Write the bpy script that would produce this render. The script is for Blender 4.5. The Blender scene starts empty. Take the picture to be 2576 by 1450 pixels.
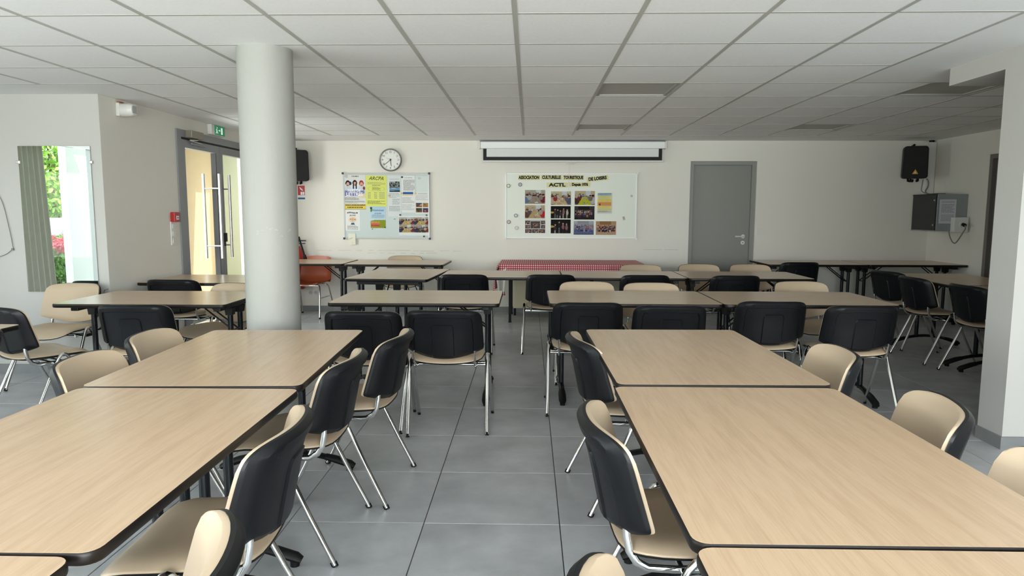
import bpy, bmesh, math, random
import numpy as np
from mathutils import Vector, Matrix
PI = math.pi
R = math.radians
SC = bpy.context.scene
COL = SC.collection
random.seed(7)

# ------------------------------------------------------------------ camera, world, lights, exposure
CAM_Z = 1.3714
cam_data = bpy.data.cameras.new('camera')
cam = bpy.data.objects.new('camera', cam_data)
COL.objects.link(cam)
cam_data.sensor_width = 36.0
cam_data.lens = 1732.5 / 2576 * 36.0
cam_data.clip_start = 0.02
yaw, pitch, roll = -0.0241959, -0.1106086, 0.00241882
f = Vector((math.sin(yaw) * math.cos(pitch), math.cos(yaw) * math.cos(pitch), math.sin(pitch)))
r = Vector((math.cos(yaw), -math.sin(yaw), 0))
u = r.cross(f)
r2 = r * math.cos(roll) + u * math.sin(roll)
u2 = u * math.cos(roll) - r * math.sin(roll)
cam.matrix_world = Matrix(((r2.x, u2.x, -f.x, 0), (r2.y, u2.y, -f.y, 0), (r2.z, u2.z, -f.z, CAM_Z), (0, 0, 0, 1)))
SC.camera = cam

world = bpy.data.worlds.new('sky')
SC.world = world
world.use_nodes = True
wn = world.node_tree
wn.nodes.clear()
sky = wn.nodes.new('ShaderNodeTexSky')
sky.sky_type = 'NISHITA'
sky.sun_disc = False
sky.sun_elevation = R(48)
sky.sun_rotation = R(100)
sky.air_density = 1.0
sky.dust_density = 3.0
sky.ozone_density = 1.0
bg = wn.nodes.new('ShaderNodeBackground')
bg.inputs['Strength'].default_value = 1.3
hsv = wn.nodes.new('ShaderNodeHueSaturation')
hsv.inputs['Saturation'].default_value = 0.35
wo = wn.nodes.new('ShaderNodeOutputWorld')
wn.links.new(sky.outputs[0], hsv.inputs['Color'])
wn.links.new(hsv.outputs[0], bg.inputs[0])
wn.links.new(bg.outputs[0], wo.inputs[0])

def area(name, loc, rot, sx, sy, power=0.0, color=(1, 1, 1), portal=False):
    d = bpy.data.lights.new(name, 'AREA')
    d.shape = 'RECTANGLE'
    d.size, d.size_y = sx, sy
    d.energy = power
    d.color = color
    if portal:
        d.cycles.is_portal = True
    o = bpy.data.objects.new(name, d)
    o.location = loc
    o.rotation_euler = rot
    COL.objects.link(o)
    return o

XL = -5.2          # window wall (left)
YR = -2.6          # rear wall behind the camera
YF = 9.35          # far wall
XR = 5.316         # annex right wall
ZC = 2.311         # ceiling
# portals aim the sky sampling at the openings; area lamps outside are added fill
area('sky_portal_left', (XL - 0.32, 3.15, 1.12), (0, R(-90), 0), 2.1, 1.3, portal=True)
area('sky_portal_door', (-3.72, 7.8, 1.06), (0, R(-90), 0), 2.1, 1.85, portal=True)
area('daylight_boost_left', (XL - 0.35, 0.35, 1.12), (0, R(-106), 0), 2.0, 4.2, 130, (0.96, 0.99, 1.0))  # lamp added outside the left window to boost its daylight
area('daylight_boost_rear', (0.2, YR - 0.35, 1.28), (R(106), 0, 0), 5.9, 1.8, 520, (0.98, 0.99, 1.0))  # extra lamp behind the rear window, strengthens the daylight from there
area('porch_fill', (-4.72, 6.9, 1.25), (0, R(-92), 0), 2.2, 1.9, 105, (1.0, 0.99, 0.96))  # added lamp outdoors, out of sight, brightens the deep end through the doors
sun_d = bpy.data.lights.new('sun', 'SUN')
sun_d.energy = 4.5
sun_d.angle = R(0.6)
sun_d.color = (1.0, 0.95, 0.86)
sun = bpy.data.objects.new('sun', sun_d)
sun.rotation_euler = Vector((-0.62, -0.12, -0.74)).to_track_quat('-Z', 'Y').to_euler()
COL.objects.link(sun)

SC.view_settings.view_transform = 'Standard'
SC.view_settings.look = 'None'
SC.view_settings.gamma = 1.0
SC.view_settings.use_curve_mapping = False
SC.view_settings.exposure = 0.25
cy = SC.cycles
cy.use_denoising = True
cy.max_bounces = 9
cy.diffuse_bounces = 6
cy.glossy_bounces = 4
cy.transmission_bounces = 4
cy.transparent_max_bounces = 12
cy.sample_clamp_indirect = 6.0
cy.caustics_reflective = False
cy.caustics_refractive = False

# ------------------------------------------------------------------ helpers
def lin(c):
    if isinstance(c, str):
        c = tuple(int(c[i:i + 2], 16) for i in (0, 2, 4))
    return tuple((x / 255 / 12.92) if x / 255 <= 0.04045 else ((x / 255 + 0.055) / 1.055) ** 2.4 for x in c)

def mat(name, rgb, rough=0.5, metal=0.0, spec=0.5, var=0.0, scale=6.0, bump=0.0, bscale=200.0, stretch=(1, 1, 1), rand=0.0, coat=0.0):
    m = bpy.data.materials.new(name)
    m.use_nodes = True
    nt = m.node_tree
    b = nt.nodes['Principled BSDF']
    c = lin(rgb)
    b.inputs['Base Color'].default_value = (*c, 1)
    b.inputs['Roughness'].default_value = rough
    b.inputs['Metallic'].default_value = metal
    b.inputs['Specular IOR Level'].default_value = spec
    b.inputs['Coat Weight'].default_value = coat
    tc = mp = None
    if var or bump:
        tc = nt.nodes.new('ShaderNodeTexCoord')
        mp = nt.nodes.new('ShaderNodeMapping')
        mp.inputs['Scale'].default_value = stretch
        nt.links.new(tc.outputs['Object'], mp.inputs['Vector'])
    if rand:
        oi = nt.nodes.new('ShaderNodeObjectInfo')
        va = nt.nodes.new('ShaderNodeVectorMath')
        va.operation = 'SCALE'
        va.inputs['Scale'].default_value = 37.0
        nt.links.new(oi.outputs['Random'], va.inputs[0])
        nt.links.new(va.outputs[0], mp.inputs['Location'])
    if var:
        n = nt.nodes.new('ShaderNodeTexNoise')
        n.inputs['Scale'].default_value = scale
        n.inputs['Detail'].default_value = 6
        n.inputs['Roughness'].default_value = 0.6
        nt.links.new(mp.outputs[0], n.inputs['Vector'])
        mr = nt.nodes.new('ShaderNodeMapRange')
        mr.inputs['From Min'].default_value = 0.3
        mr.inputs['From Max'].default_value = 0.7
        mr.inputs['To Min'].default_value = 1 - var
        mr.inputs['To Max'].default_value = 1 + var
        nt.links.new(n.outputs['Fac'], mr.inputs['Value'])
        src = mr.outputs[0]
        if rand:
            ml = nt.nodes.new('ShaderNodeMath')
            ml.operation = 'MULTIPLY_ADD'
            ml.inputs[1].default_value = rand
            nt.links.new(oi.outputs['Random'], ml.inputs[0])
            nt.links.new(src, ml.inputs[2])
            src = ml.outputs[0]
        mx = nt.nodes.new('ShaderNodeVectorMath')
        mx.operation = 'SCALE'
        mx.inputs[0].default_value = c
        nt.links.new(src, mx.inputs['Scale'])
        nt.links.new(mx.outputs[0], b.inputs['Base Color'])
    if bump:
        n2 = nt.nodes.new('ShaderNodeTexNoise')
        n2.inputs['Scale'].default_value = bscale
        n2.inputs['Detail'].default_value = 3
        nt.links.new(mp.outputs[0], n2.inputs['Vector'])
        bp = nt.nodes.new('ShaderNodeBump')
        bp.inputs['Strength'].default_value = bump
        bp.inputs['Distance'].default_value = 0.002
        nt.links.new(n2.outputs['Fac'], bp.inputs['Height'])
        nt.links.new(bp.outputs[0], b.inputs['Normal'])
    return m

def emis(name, rgb, s):
    m = mat(name, rgb, 0.4)
    b = m.node_tree.nodes['Principled BSDF']
    b.inputs['Emission Color'].default_value = (*lin(rgb), 1)
    b.inputs['Emission Strength'].default_value = s
    return m

def glass(name, tint=(1, 1, 1), refl=0.06):
    m = bpy.data.materials.new(name)
    m.use_nodes = True
    nt = m.node_tree
    nt.nodes.clear()
    o = nt.nodes.new('ShaderNodeOutputMaterial')
    t = nt.nodes.new('ShaderNodeBsdfTransparent')
    t.inputs[0].default_value = (*tint, 1)
    g = nt.nodes.new('ShaderNodeBsdfGlossy')
    g.inputs['Roughness'].default_value = 0.02
    x = nt.nodes.new('ShaderNodeMixShader')
    x.inputs[0].default_value = refl
    nt.links.new(t.outputs[0], x.inputs[1])
    nt.links.new(g.outputs[0], x.inputs[2])
    nt.links.new(x.outputs[0], o.inputs[0])
    return m

class MB:
    """collects shapes and links them as one mesh object"""
    def __init__(s):
        s.v, s.f = [], []
    def add(s, vs, fs):
        k = len(s.v)
        s.v += [tuple(p) for p in vs]
        s.f += [tuple(i + k for i in q) for q in fs]
        return s
    def box(s, x0, x1, y0, y1, z0, z1, bev=0.0, M=None):
        if bev:
            bm = bmesh.new()
            bmesh.ops.create_cube(bm, size=1)
            for v in bm.verts:
                v.co = Vector((v.co.x * (x1 - x0), v.co.y * (y1 - y0), v.co.z * (z1 - z0)))
            bmesh.ops.bevel(bm, geom=bm.edges[:], offset=bev, segments=2, affect='EDGES', profile=0.5)
            c = Vector(((x0 + x1) / 2, (y0 + y1) / 2, (z0 + z1) / 2))
            bm.verts.index_update()
            vs = [v.co + c for v in bm.verts]
            fs = [[v.index for v in q.verts] for q in bm.faces]
            bm.free()
        else:
            vs = [Vector(p) for p in ((x0, y0, z0), (x1, y0, z0), (x1, y1, z0), (x0, y1, z0), (x0, y0, z1), (x1, y0, z1), (x1, y1, z1), (x0, y1, z1))]
            fs = [(0, 3, 2, 1), (4, 5, 6, 7), (0, 1, 5, 4), (1, 2, 6, 5), (2, 3, 7, 6), (3, 0, 4, 7)]
        if M is not None:
            vs = [M @ p for p in vs]
        return s.add(vs, fs)
    def tube(s, pts, ra, rb=None, n=10, up=(0, 0, 1), cap=True, radii=None):
        pts = [Vector(p) for p in pts]
        rb = ra if rb is None else rb
        vs, fs = [], []
        up = Vector(up)
        for i, p in enumerate(pts):
            a = pts[max(i - 1, 0)]
            b = pts[min(i + 1, len(pts) - 1)]
            t = (b - a).normalized()
            sd = t.cross(up)
            if sd.length < 1e-3:
                sd = t.cross(Vector((0, 1, 0)))
                if sd.length < 1e-3:
                    sd = t.cross(Vector((1, 0, 0)))
            sd.normalize()
            nn = sd.cross(t).normalized()
            k = radii[i] if radii else 1.0
            for j in range(n):
                q = 2 * PI * j / n
                vs.append(p + sd * (ra * k * math.cos(q)) + nn * (rb * k * math.sin(q)))
        m = len(pts)
        for i in range(m - 1):
            for j in range(n):
                fs.append((i * n + j, i * n + (j + 1) % n, (i + 1) * n + (j + 1) % n, (i + 1) * n + j))
        if cap:
            fs.append(tuple(range(n - 1, -1, -1)))
            fs.append(tuple((m - 1) * n + j for j in range(n)))
        return s.add(vs, fs)
    def cable(s, pts, ra, n=8, sub=5):
        P = [Vector(p) for p in pts]
        P = [P[0] * 2 - P[1]] + P + [P[-1] * 2 - P[-2]]
        o = []
        for i in range(1, len(P) - 2):
            a, b, c, d = P[i - 1], P[i], P[i + 1], P[i + 2]
            for k in range(sub):
                t = k / sub
                o.append(.5 * (2 * b + (c - a) * t + (2 * a - 5 * b + 4 * c - d) * t * t + (3 * b - a - 3 * c + d) * t ** 3))
        o.append(P[-2])
        return s.tube(o, ra, n=n)
    def cyl(s, a, b, ra, n=16, rb=None):
        a, b = Vector(a), Vector(b)
        return s.tube([a, b], ra, n=n, radii=[1.0, (rb if rb is not None else ra) / ra])
    def prism(s, outline, d0, d1, axis='y'):
        """outline: (p, q) points; axis y -> (p, d, q), axis z -> (p, q, d), axis x -> (d, p, q)"""
        n = len(outline)
        def mk(p, q, d):
            return {'y': (p, d, q), 'z': (p, q, d), 'x': (d, p, q)}[axis]
        vs = [mk(p, q, d0) for p, q in outline] + [mk(p, q, d1) for p, q in outline]
        fs = [tuple(range(n - 1, -1, -1)), tuple(range(n, 2 * n))] + [(i, (i + 1) % n, n + (i + 1) % n, n + i) for i in range(n)]
        return s.add(vs, fs)
    def lathe(s, prof, n=24, c=(0, 0, 0)):
        vs, fs = [], []
        for (rr, z) in prof:
            for j in range(n):
                q = 2 * PI * j / n
                vs.append((c[0] + rr * math.cos(q), c[1] + rr * math.sin(q), c[2] + z))
        for i in range(len(prof) - 1):
            for j in range(n):
                fs.append((i * n + j, i * n + (j + 1) % n, (i + 1) * n + (j + 1) % n, (i + 1) * n + j))
        fs.append(tuple(range(n - 1, -1, -1)))
        fs.append(tuple((len(prof) - 1) * n + j for j in range(n)))
        return s.add(vs, fs)
    def build(s, name, m=None, parent=None, smooth=False, kind=None, angle=40):
        me = bpy.data.meshes.new(name)
        me.from_pydata(s.v, [], s.f)
        bm = bmesh.new()
        bm.from_mesh(me)
        bmesh.ops.recalc_face_normals(bm, faces=bm.faces[:])
        if smooth:
            for e in bm.edges:
                e.smooth = not (len(e.link_faces) == 2 and e.calc_face_angle(0) > R(angle))
            for q in bm.faces:
                q.smooth = True
        bm.to_mesh(me)
        bm.free()
        if m is not None:
            me.materials.append(m)
        o = bpy.data.objects.new(name, me)
        COL.objects.link(o)
        if parent is not None:
            o.parent = parent
        if kind:
            o['kind'] = kind
        return o

def tag(o, label, cat, group=None):
    o['label'] = label
    o['category'] = cat
    if group:
        o['group'] = group
    return o

def thing(name, label, cat, loc=(0, 0, 0), rz=0.0, group=None):
    o = bpy.data.objects.new(name, None)
    o.empty_display_size = 0.1
    COL.objects.link(o)
    o.location = loc
    o.rotation_euler = (0, 0, rz)
    return tag(o, label, cat, group)

def struct(o):
    o['kind'] = 'structure'
    return o

def dup(src, loc, rz, label, group=None, skip=()):
    def rec(o, parent):
        c = o.copy()
        COL.objects.link(c)
        if parent is not None:
            c.parent = parent
        for ch in kids[o.name]:
            if ch.name.split('.')[0] not in skip:
                rec(ch, c)
        return c
    kids = {}
    def walk(o):
        kids[o.name] = list(o.children)
        for ch in o.children:
            walk(ch)
    walk(src)
    c = rec(src, None)
    c.location = loc
    c.rotation_euler = (0, 0, rz)
    c['label'] = label
    if group:
        c['group'] = group
    return c

def arc(cx, cz, rr, a0, a1, n):
    return [(cx + rr * math.cos(R(a0 + (a1 - a0) * i / n)), cz + rr * math.sin(R(a0 + (a1 - a0) * i / n))) for i in range(n + 1)]

def round_rect(w, h, rr, n=5, cx=0.0, cy=0.0):
    o = []
    for (sx, sy, a) in ((1, 1, 0), (-1, 1, 90), (-1, -1, 180), (1, -1, 270)):
        o += arc(cx + sx * (w / 2 - rr), cy + sy * (h / 2 - rr), rr, a, a + 90, n)
    return o

# back-projection of photo measurements onto room planes (used only to read off sizes and places)
def ray(x, y):
    return f + r2 * ((x - 1288) / 1732.5) - u2 * ((y - 725) / 1732.5)
def on_y(x, y, Y):
    v = ray(x, y)
    t = Y / v.y
    return (v.x * t, CAM_Z + v.z * t)

# ------------------------------------------------------------------ materials
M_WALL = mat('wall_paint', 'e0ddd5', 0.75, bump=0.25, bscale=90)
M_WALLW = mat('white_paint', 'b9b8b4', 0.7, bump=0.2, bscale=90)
M_PLASTER = mat('ceiling_plaster', 'e8e9e9', 0.9)
M_CTILE = mat('ceiling_tile', 'eeeff0', 0.95, var=0.03, scale=70, rand=0.03)
M_CBAR = mat('ceiling_bar', 'b4b4ae', 0.5)
M_FLOOR = mat('floor_stoneware', 'adafb2', 0.32, var=0.2, scale=3.6, bump=0.12, bscale=40, rand=0.08)
M_GROUT = mat('grout', '3c3d3d', 0.85)
M_BASE = mat('baseboard_tile', '7d7f80', 0.45, var=0.06, scale=9)
M_COLUMN = mat('column_paint', '9e9e99', 0.6, bump=0.5, bscale=45)
M_SCUFF = mat('scuff', 'b4b0a8', 0.7)
M_BLACK = mat('black_plastic', '090b0f', 0.42, spec=0.32, bump=0.12, bscale=500)
M_BLACKG = mat('black_rubber', '08090a', 0.55, spec=0.3)
M_VINYL = mat('beige_vinyl', 'bfab92', 0.42, var=0.03, scale=7, bump=0.06, bscale=300)
M_CHROME = mat('chrome', 'dcdcda', 0.12, metal=1.0)
M_EDGE = mat('dark_edge_band', '15100e', 0.4, spec=0.3)
M_LEGMET = mat('table_leg_metal', '24272a', 0.22, metal=0.6)
M_RED = mat('red_plastic', 'b3262a', 0.4)
M_GREY = mat('grey_door_paint', '878783', 0.55)
M_ALU = mat('grey_aluminium', '8a8c8f', 0.45)
M_ALUD = mat('dark_seal', '1d1e20', 0.6)
M_ALUL = mat('light_aluminium', 'b9bcbd', 0.35, metal=0.3)
M_STEEL = mat('brushed_steel', 'c9c8c4', 0.3, metal=1.0)
M_WHITEP = mat('white_plastic', 'dcdcd8', 0.4)
M_CREAM = mat('cream_panel', 'd5cdb0', 0.5)
M_ORANGE = mat('orange_shell', '9a4522', 0.38)
M_PAPER = mat('paper_white', 'dfe1e0', 0.8)
M_PAPERB = mat('paper_bluish', 'd3d9da', 0.8)
M_YELLOW = mat('paper_yellow', 'd6dc72', 0.8)
M_STRIPY = mat('print_yellow', 'dcc24c', 0.8)
M_LABELY = mat('label_cream', 'd9d5a0', 0.8)
M_INK = mat('ink_black', '17181a', 0.7)
M_INKG = mat('ink_grey', '7d8288', 0.8)
M_INKB = mat('ink_blue', '2f5d94', 0.8)
M_PRINTW = mat('print_white', 'eeeef4', 0.7)
M_NAVY = mat('magnet_navy', '1e2744', 0.4)
M_GREEN = mat('magnet_green', '1f5a44', 0.4)
M_GOLD = mat('magnet_gold', 'd8b86a', 0.5)
M_BOARD = mat('whiteboard_enamel', 'd9dfd5', 0.38, spec=0.35)
M_SCREEN = mat('screen_cloth', 'd9dddb', 0.8)
M_CASE = mat('screen_case', 'e4e7e5', 0.35)
M_CURT = mat('curtain_cloth', 'aeaca2', 0.85, var=0.06, scale=20)
def translucent(m, k):
    nt = m.node_tree
    b = nt.nodes['Principled BSDF']
    out = nt.nodes['Material Output']
    t = nt.nodes.new('ShaderNodeBsdfTranslucent')
    t.inputs[0].default_value = b.inputs['Base Color'].default_value
    x = nt.nodes.new('ShaderNodeMixShader')
    x.inputs[0].default_value = k
    nt.links.new(b.outputs[0], x.inputs[1]); nt.links.new(t.outputs[0], x.inputs[2]); nt.links.new(x.outputs[0], out.inputs[0])
translucent(M_CURT, .5)
M_GLASS = glass('window_glass', (0.97, 0.99, 0.98), 0.012)
M_DGLASS = glass('smoked_glass', (0.28, 0.33, 0.33), 0.10)
M_MIRROR = mat('mirror_silver', 'f2f5f3', 0.0, metal=1.0)
M_CABLE = mat('grey_cable', '7a7a75', 0.6)
M_CABINET = mat('cabinet_grey', '8f9495', 0.5)
M_GRASS = mat('lawn', '6a7350', 0.9, var=0.3, scale=3)
M_PAVE = mat('paving', 'a8a49a', 0.85, var=0.1, scale=2)
M_LEAF = mat('leaf_green', '6f9a35', 0.6, var=0.35, scale=1.5)
M_LEAFD = mat('hedge_green', '55802f', 0.6, var=0.35, scale=3)
M_BARK = mat('bark', '5b4b3b', 0.9, var=0.3, scale=8)
M_FLOWER = mat('flower_red', 'd86473', 0.7, var=0.2, scale=9)
M_TAN = mat('tan_render', 'b5a183', 0.85, var=0.03, scale=4)
M_PALE = mat('pale_green_render', 'c3cbb8', 0.85)
M_CARP = mat('car_paint', '7d858c', 0.3, metal=0.4, coat=0.6)

def wood():
    m = mat('beech_laminate', 'cba983', 0.25, spec=0.5)
    nt = m.node_tree
    b = nt.nodes['Principled BSDF']
    tc = nt.nodes.new('ShaderNodeTexCoord')
    oi = nt.nodes.new('ShaderNodeObjectInfo')
    va = nt.nodes.new('ShaderNodeVectorMath'); va.operation = 'SCALE'; va.inputs['Scale'].default_value = 23.0
    nt.links.new(oi.outputs['Random'], va.inputs[0])
    mp = nt.nodes.new('ShaderNodeMapping')
    mp.inputs['Scale'].default_value = (1.1, 16, 1)
    nt.links.new(tc.outputs['Object'], mp.inputs['Vector'])
    nt.links.new(va.outputs[0], mp.inputs['Location'])
    n = nt.nodes.new('ShaderNodeTexNoise'); n.inputs['Scale'].default_value = 2.2; n.inputs['Detail'].default_value = 7; n.inputs['Distortion'].default_value = 0.7
    nt.links.new(mp.outputs[0], n.inputs['Vector'])
    mp2 = nt.nodes.new('ShaderNodeMapping'); mp2.inputs['Scale'].default_value = (6, 170, 1)
    nt.links.new(tc.outputs['Object'], mp2.inputs['Vector'])
    n2 = nt.nodes.new('ShaderNodeTexNoise'); n2.inputs['Scale'].default_value = 1.6; n2.inputs['Detail'].default_value = 3
    nt.links.new(mp2.outputs[0], n2.inputs['Vector'])
    ad = nt.nodes.new('ShaderNodeMath'); ad.operation = 'MULTIPLY_ADD'; ad.inputs[1].default_value = 0.75
    nt.links.new(n2.outputs['Fac'], ad.inputs[0]); nt.links.new(n.outputs['Fac'], ad.inputs[2])
    cr = nt.nodes.new('ShaderNodeValToRGB')
    cr.color_ramp.elements[0].position = 0.60; cr.color_ramp.elements[0].color = (*lin('bca083'), 1)
    cr.color_ramp.elements[1].position = 1.12 if False else 1.0; cr.color_ramp.elements[1].color = (*lin('c7ac8f'), 1)
    nt.links.new(ad.outputs[0], cr.inputs[0])
    nt.links.new(cr.outputs[0], b.inputs['Base Color'])
    return m
M_WOOD = wood()

# ------------------------------------------------------------------ floor
floor = struct(MB().box(XL - 0.2, XR + 0.2, YR - 0.2, YF + 0.2, -0.2, -0.004).build('floor', M_GROUT))
tile_me = None
FX, FY = -0.4577, 5.9015
cells = []
for i in range(-8, 10):
    for j in range(-6, 15):
        x, y = FX + 0.6 * i, FY - 0.6 * j
        if x + 0.6 < XL or x > XR or y + 0.6 < YR or y > YF:
            continue
        if y > 5.6 and x + 0.6 < -3.5:
            continue
        cells.append((x, y))
def seen(x, y):
    for dx, dy in ((0, 0), (.6, 0), (0, .6), (.6, .6)):
        v = Vector((x + dx, y + dy, -CAM_Z))
        d = v.dot(f)
        if d > 0.3 and abs(v.dot(r2) / d) < 0.78 and abs(v.dot(u2) / d) < 0.44:
            return True
    return False
vis = sorted([c for c in cells if seen(*c)], key=lambda c: c[0] ** 2 + c[1] ** 2)
hid = [c for c in cells if c not in vis] + vis[298:]
tile = MB().box(0.002, 0.598, 0.002, 0.598, -0.01, 0.0, bev=0.0015).build('floor_tile', M_FLOOR, floor)
def clip_cell(x, y):
    return max(x, XL), min(x + 0.6, XR), max(y, YR), min(y + 0.6, YF)
first = True
for (x, y) in vis[:298]:
    x0, x1, y0, y1 = clip_cell(x, y)
    if x1 - x0 < 0.02 or y1 - y0 < 0.02:
        continue
    if first:
        o = tile
        first = False
    else:
        o = tile.copy()
        COL.objects.link(o)
    o.location = (x0, y0, 0)
    o.scale = ((x1 - x0) / 0.6, (y1 - y0) / 0.6, 1)
mb = MB()
for (x, y) in hid:
    x0, x1, y0, y1 = clip_cell(x, y)
    if x1 - x0 > 0.02 and y1 - y0 > 0.02:
        mb.box(x0 + .002, x1 - .002, y0 + .002, y1 - .002, -0.01, 0.0)
mb.build('tile_field', M_FLOOR, floor, kind='stuff')

# ------------------------------------------------------------------ ceiling
ceiling = struct(MB().box(XL - 0.3, XR + 0.3, YR - 0.3, YF + 0.3, 2.44, 2.62).build('ceiling', M_PLASTER))
CX = [-2.47192 + 0.6 * k for k in range(-4, 13)]
CY = [3.4154 + 0.6 * k for k in range(-9, 9)] + [8.70]
YS = 5.2154
lights_c = [(0.528, 5.2154), (0.528, 7.6154), (2.928, 5.2154), (2.928, 7.6154)]
bar = MB()
ct = None
def in_grid(x, y):
    if y < YS - 0.01:
        return -4.9 < x and x + 0.6 < 2.34
    return -3.1 < x and x + 0.6 < 4.74
NT = 0
for a in range(len(CX) - 1):
    for b_ in range(len(CY) - 1):
        x, y, y1 = CX[a], CY[b_], CY[b_ + 1]
        if not in_grid(x, y):
            continue
        if any(abs(x - lx) < 0.05 and abs(y - ly) < 0.05 for lx, ly in lights_c):
            continue
        if ct is None:
            ct = MB().box(0.006, 0.594, 0.006, 0.594, 2.3125, 2.332, bev=0.001).build('ceiling_tile', M_CTILE, ceiling)
            o = ct
        else:
            o = ct.copy()
            COL.objects.link(o)
        o.location = (x, y, 0.0)
        o.scale = (1, (y1 - y) / 0.6, 1)
# T-bars, one object per run
def tbar(x0, x1, y0, y1):
    MB().box(x0, x1, y0, y1, 2.3105, 2.3215).build('ceiling_bar', M_CBAR, ceiling)
for k, x in enumerate(CX):
    y0 = YR if x < 2.34 else YS
    y1 = 8.70
    if x < -3.1:
        y1 = YS
    if x > 4.74:
        continue
    tbar(x - 0.0125, x + 0.0125, y0, y1)
for y in CY:
    x0 = -4.872 if y < YS + 0.05 else -3.072
    x1 = 2.328 if y < YS - 0.05 else 4.728
    MB().box(x0, x1, y - 0.010, y + 0.010, 2.3112, 2.3212).build('ceiling_bar', M_CBAR, ceiling)
# plasterboard margins
def margin(x0, x1, y0, y1):
    MB().box(x0, x1, y0, y1, ZC, 2.45).build('plaster_margin', M_PLASTER, ceiling)
margin(XL, -4.884, YR, 5.64)
margin(-4.884, -3.084, YS + 0.01, 5.64)
margin(-3.5, -3.084, 5.64, YF)
margin(-3.084, 4.74, 8.71, YF)
margin(4.74, XR, YS + 0.01, YF)
margin(2.341, XR, YR, YS - 0.01)
# recessed luminaires
def luminaire(x, y, label):
    t = thing('ceiling_light', label, 'ceiling light', (x + 0.3, y + 0.3, ZC), 0, 'recessed square ceiling lights')
    fr = MB()
    for (a0, a1, b0, b1) in ((-.288, .288, -.288, -.262), (-.288, .288, .262, .288), (-.288, -.262, -.262, .262), (.262, .288, -.262, .262)):
        fr.box(a0, a1, b0, b1, 0.003, 0.032)
    fr.build('light_frame', mat('light_frame', 'a2a29d', 0.7), t)
    MB().box(-.262, .262, -.262, .262, 0.014, 0.024).build('diffuser', mat('diffuser_off', 'b2b2ac', 0.6), t)
luminaire(*lights_c[0], 'square recessed ceiling light, switched off, above the middle tables left of the wide plaster step')
luminaire(*lights_c[1], 'square recessed ceiling light, switched off, just in front of the projector screen')
luminaire(*lights_c[2], 'square recessed ceiling light, switched off, beside the white beam at right')
luminaire(*lights_c[3], 'square recessed ceiling light, switched off, in front of the corner with the loudspeaker')

# ------------------------------------------------------------------ walls
def wall(name, boxes, m=M_WALL, parent=None):
    mb = MB()
    for b in boxes:
        mb.box(*b)
    o = mb.build(name, m, parent)
    return struct(o)
DX0, DX1, DZ = 2.149, 3.03, 2.045
wall('wall_far', [(-3.7, DX0, YF, YF + .2, 0, 2.44), (DX1, XR + .2, YF, YF + .2, 0, 2.44), (DX0, DX1, YF, YF + .2, DZ, 2.44), (DX0, DX1, YF + .19, YF + .2, 0, DZ)])
LY0, LY1, LZ = 6.85, 8.76, 2.185
wall('wall_left', [(-3.7, -3.5, 5.64, LY0, 0, 2.44), (-3.7, -3.5, LY1, YF, 0, 2.44), (-3.7, -3.5, LY0, LY1, LZ, 2.44)])
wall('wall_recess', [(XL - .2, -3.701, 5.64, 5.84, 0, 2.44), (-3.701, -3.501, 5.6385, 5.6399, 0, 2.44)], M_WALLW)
WY0, WY1, WZ0, WZ1 = -2.16, 4.84, 0.06, 2.16
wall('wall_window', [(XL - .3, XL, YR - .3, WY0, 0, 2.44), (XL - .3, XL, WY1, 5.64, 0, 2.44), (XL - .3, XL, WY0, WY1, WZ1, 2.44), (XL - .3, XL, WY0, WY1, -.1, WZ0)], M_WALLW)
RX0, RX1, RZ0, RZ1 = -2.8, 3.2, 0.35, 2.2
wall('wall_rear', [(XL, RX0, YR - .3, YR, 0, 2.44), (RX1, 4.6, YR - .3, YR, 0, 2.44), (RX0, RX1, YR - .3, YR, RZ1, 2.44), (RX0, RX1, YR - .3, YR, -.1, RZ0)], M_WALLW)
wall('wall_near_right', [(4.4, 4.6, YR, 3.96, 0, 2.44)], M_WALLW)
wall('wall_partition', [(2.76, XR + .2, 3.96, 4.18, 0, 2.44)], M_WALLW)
RDY0, RDY1 = 7.25, 8.2
wall('wall_right', [(XR, XR + .2, 4.18, RDY0, 0, 2.44), (XR, XR + .2, RDY1, YF, 0, 2.44), (XR, XR + .2, RDY0, RDY1, 2.04, 2.44), (XR + .19, XR + .2, RDY0, RDY1, 0, 2.04)])
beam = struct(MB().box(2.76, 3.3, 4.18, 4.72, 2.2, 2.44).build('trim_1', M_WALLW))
beam['label'] = 'white boxed beam end projecting past the partition wall'

# baseboards
def bb(name, boxes):
    mb = MB()
    for b in boxes:
        mb.box(*b)
    struct(mb.build(name, M_BASE))
_wf = bpy.data.objects['wall_far']
sm = MB()
_rg = random.Random(12)
for x0, x1, z in ((-2.9, -.9, .835), (1.55, 1.85, .86), (-2.2, -1.2, .80)):
    x = x0
    while x < x1:
        w_ = _rg.uniform(.05, .25)
        zz = z + _rg.uniform(-.004, .004)
        sm.add([(x, YF - .0006, zz), (x + w_, YF - .0006, zz + _rg.uniform(-.003, .003)), (x + w_, YF - .0006, zz + .005), (x, YF - .0006, zz + .006)], [(0, 1, 2, 3)])
        x += w_ + _rg.uniform(0, .1)
sm.build('scuff_mark', mat('wall_scuff', 'c6c3ba', .8), _wf, kind='stuff')
bb('baseboard_far', [(-3.49, DX0 - .002, YF - .011, YF, 0, .075), (DX1 + .002, XR, YF - .011, YF, 0, .075)])
bb('baseboard_left', [(-3.5, -3.489, 5.64, LY0 - .005, 0, .075), (-3.5, -3.489, LY1 + .005, YF - .012, 0, .075)])
bb('baseboard_recess', [(XL, -3.5, 5.627, 5.6384, 0, .075)])
bb('baseboard_partition', [(2.749, 2.76, 3.949, 4.18, 0, .075), (2.76, 4.4, 3.949, 3.96, 0, .075)])
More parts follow.
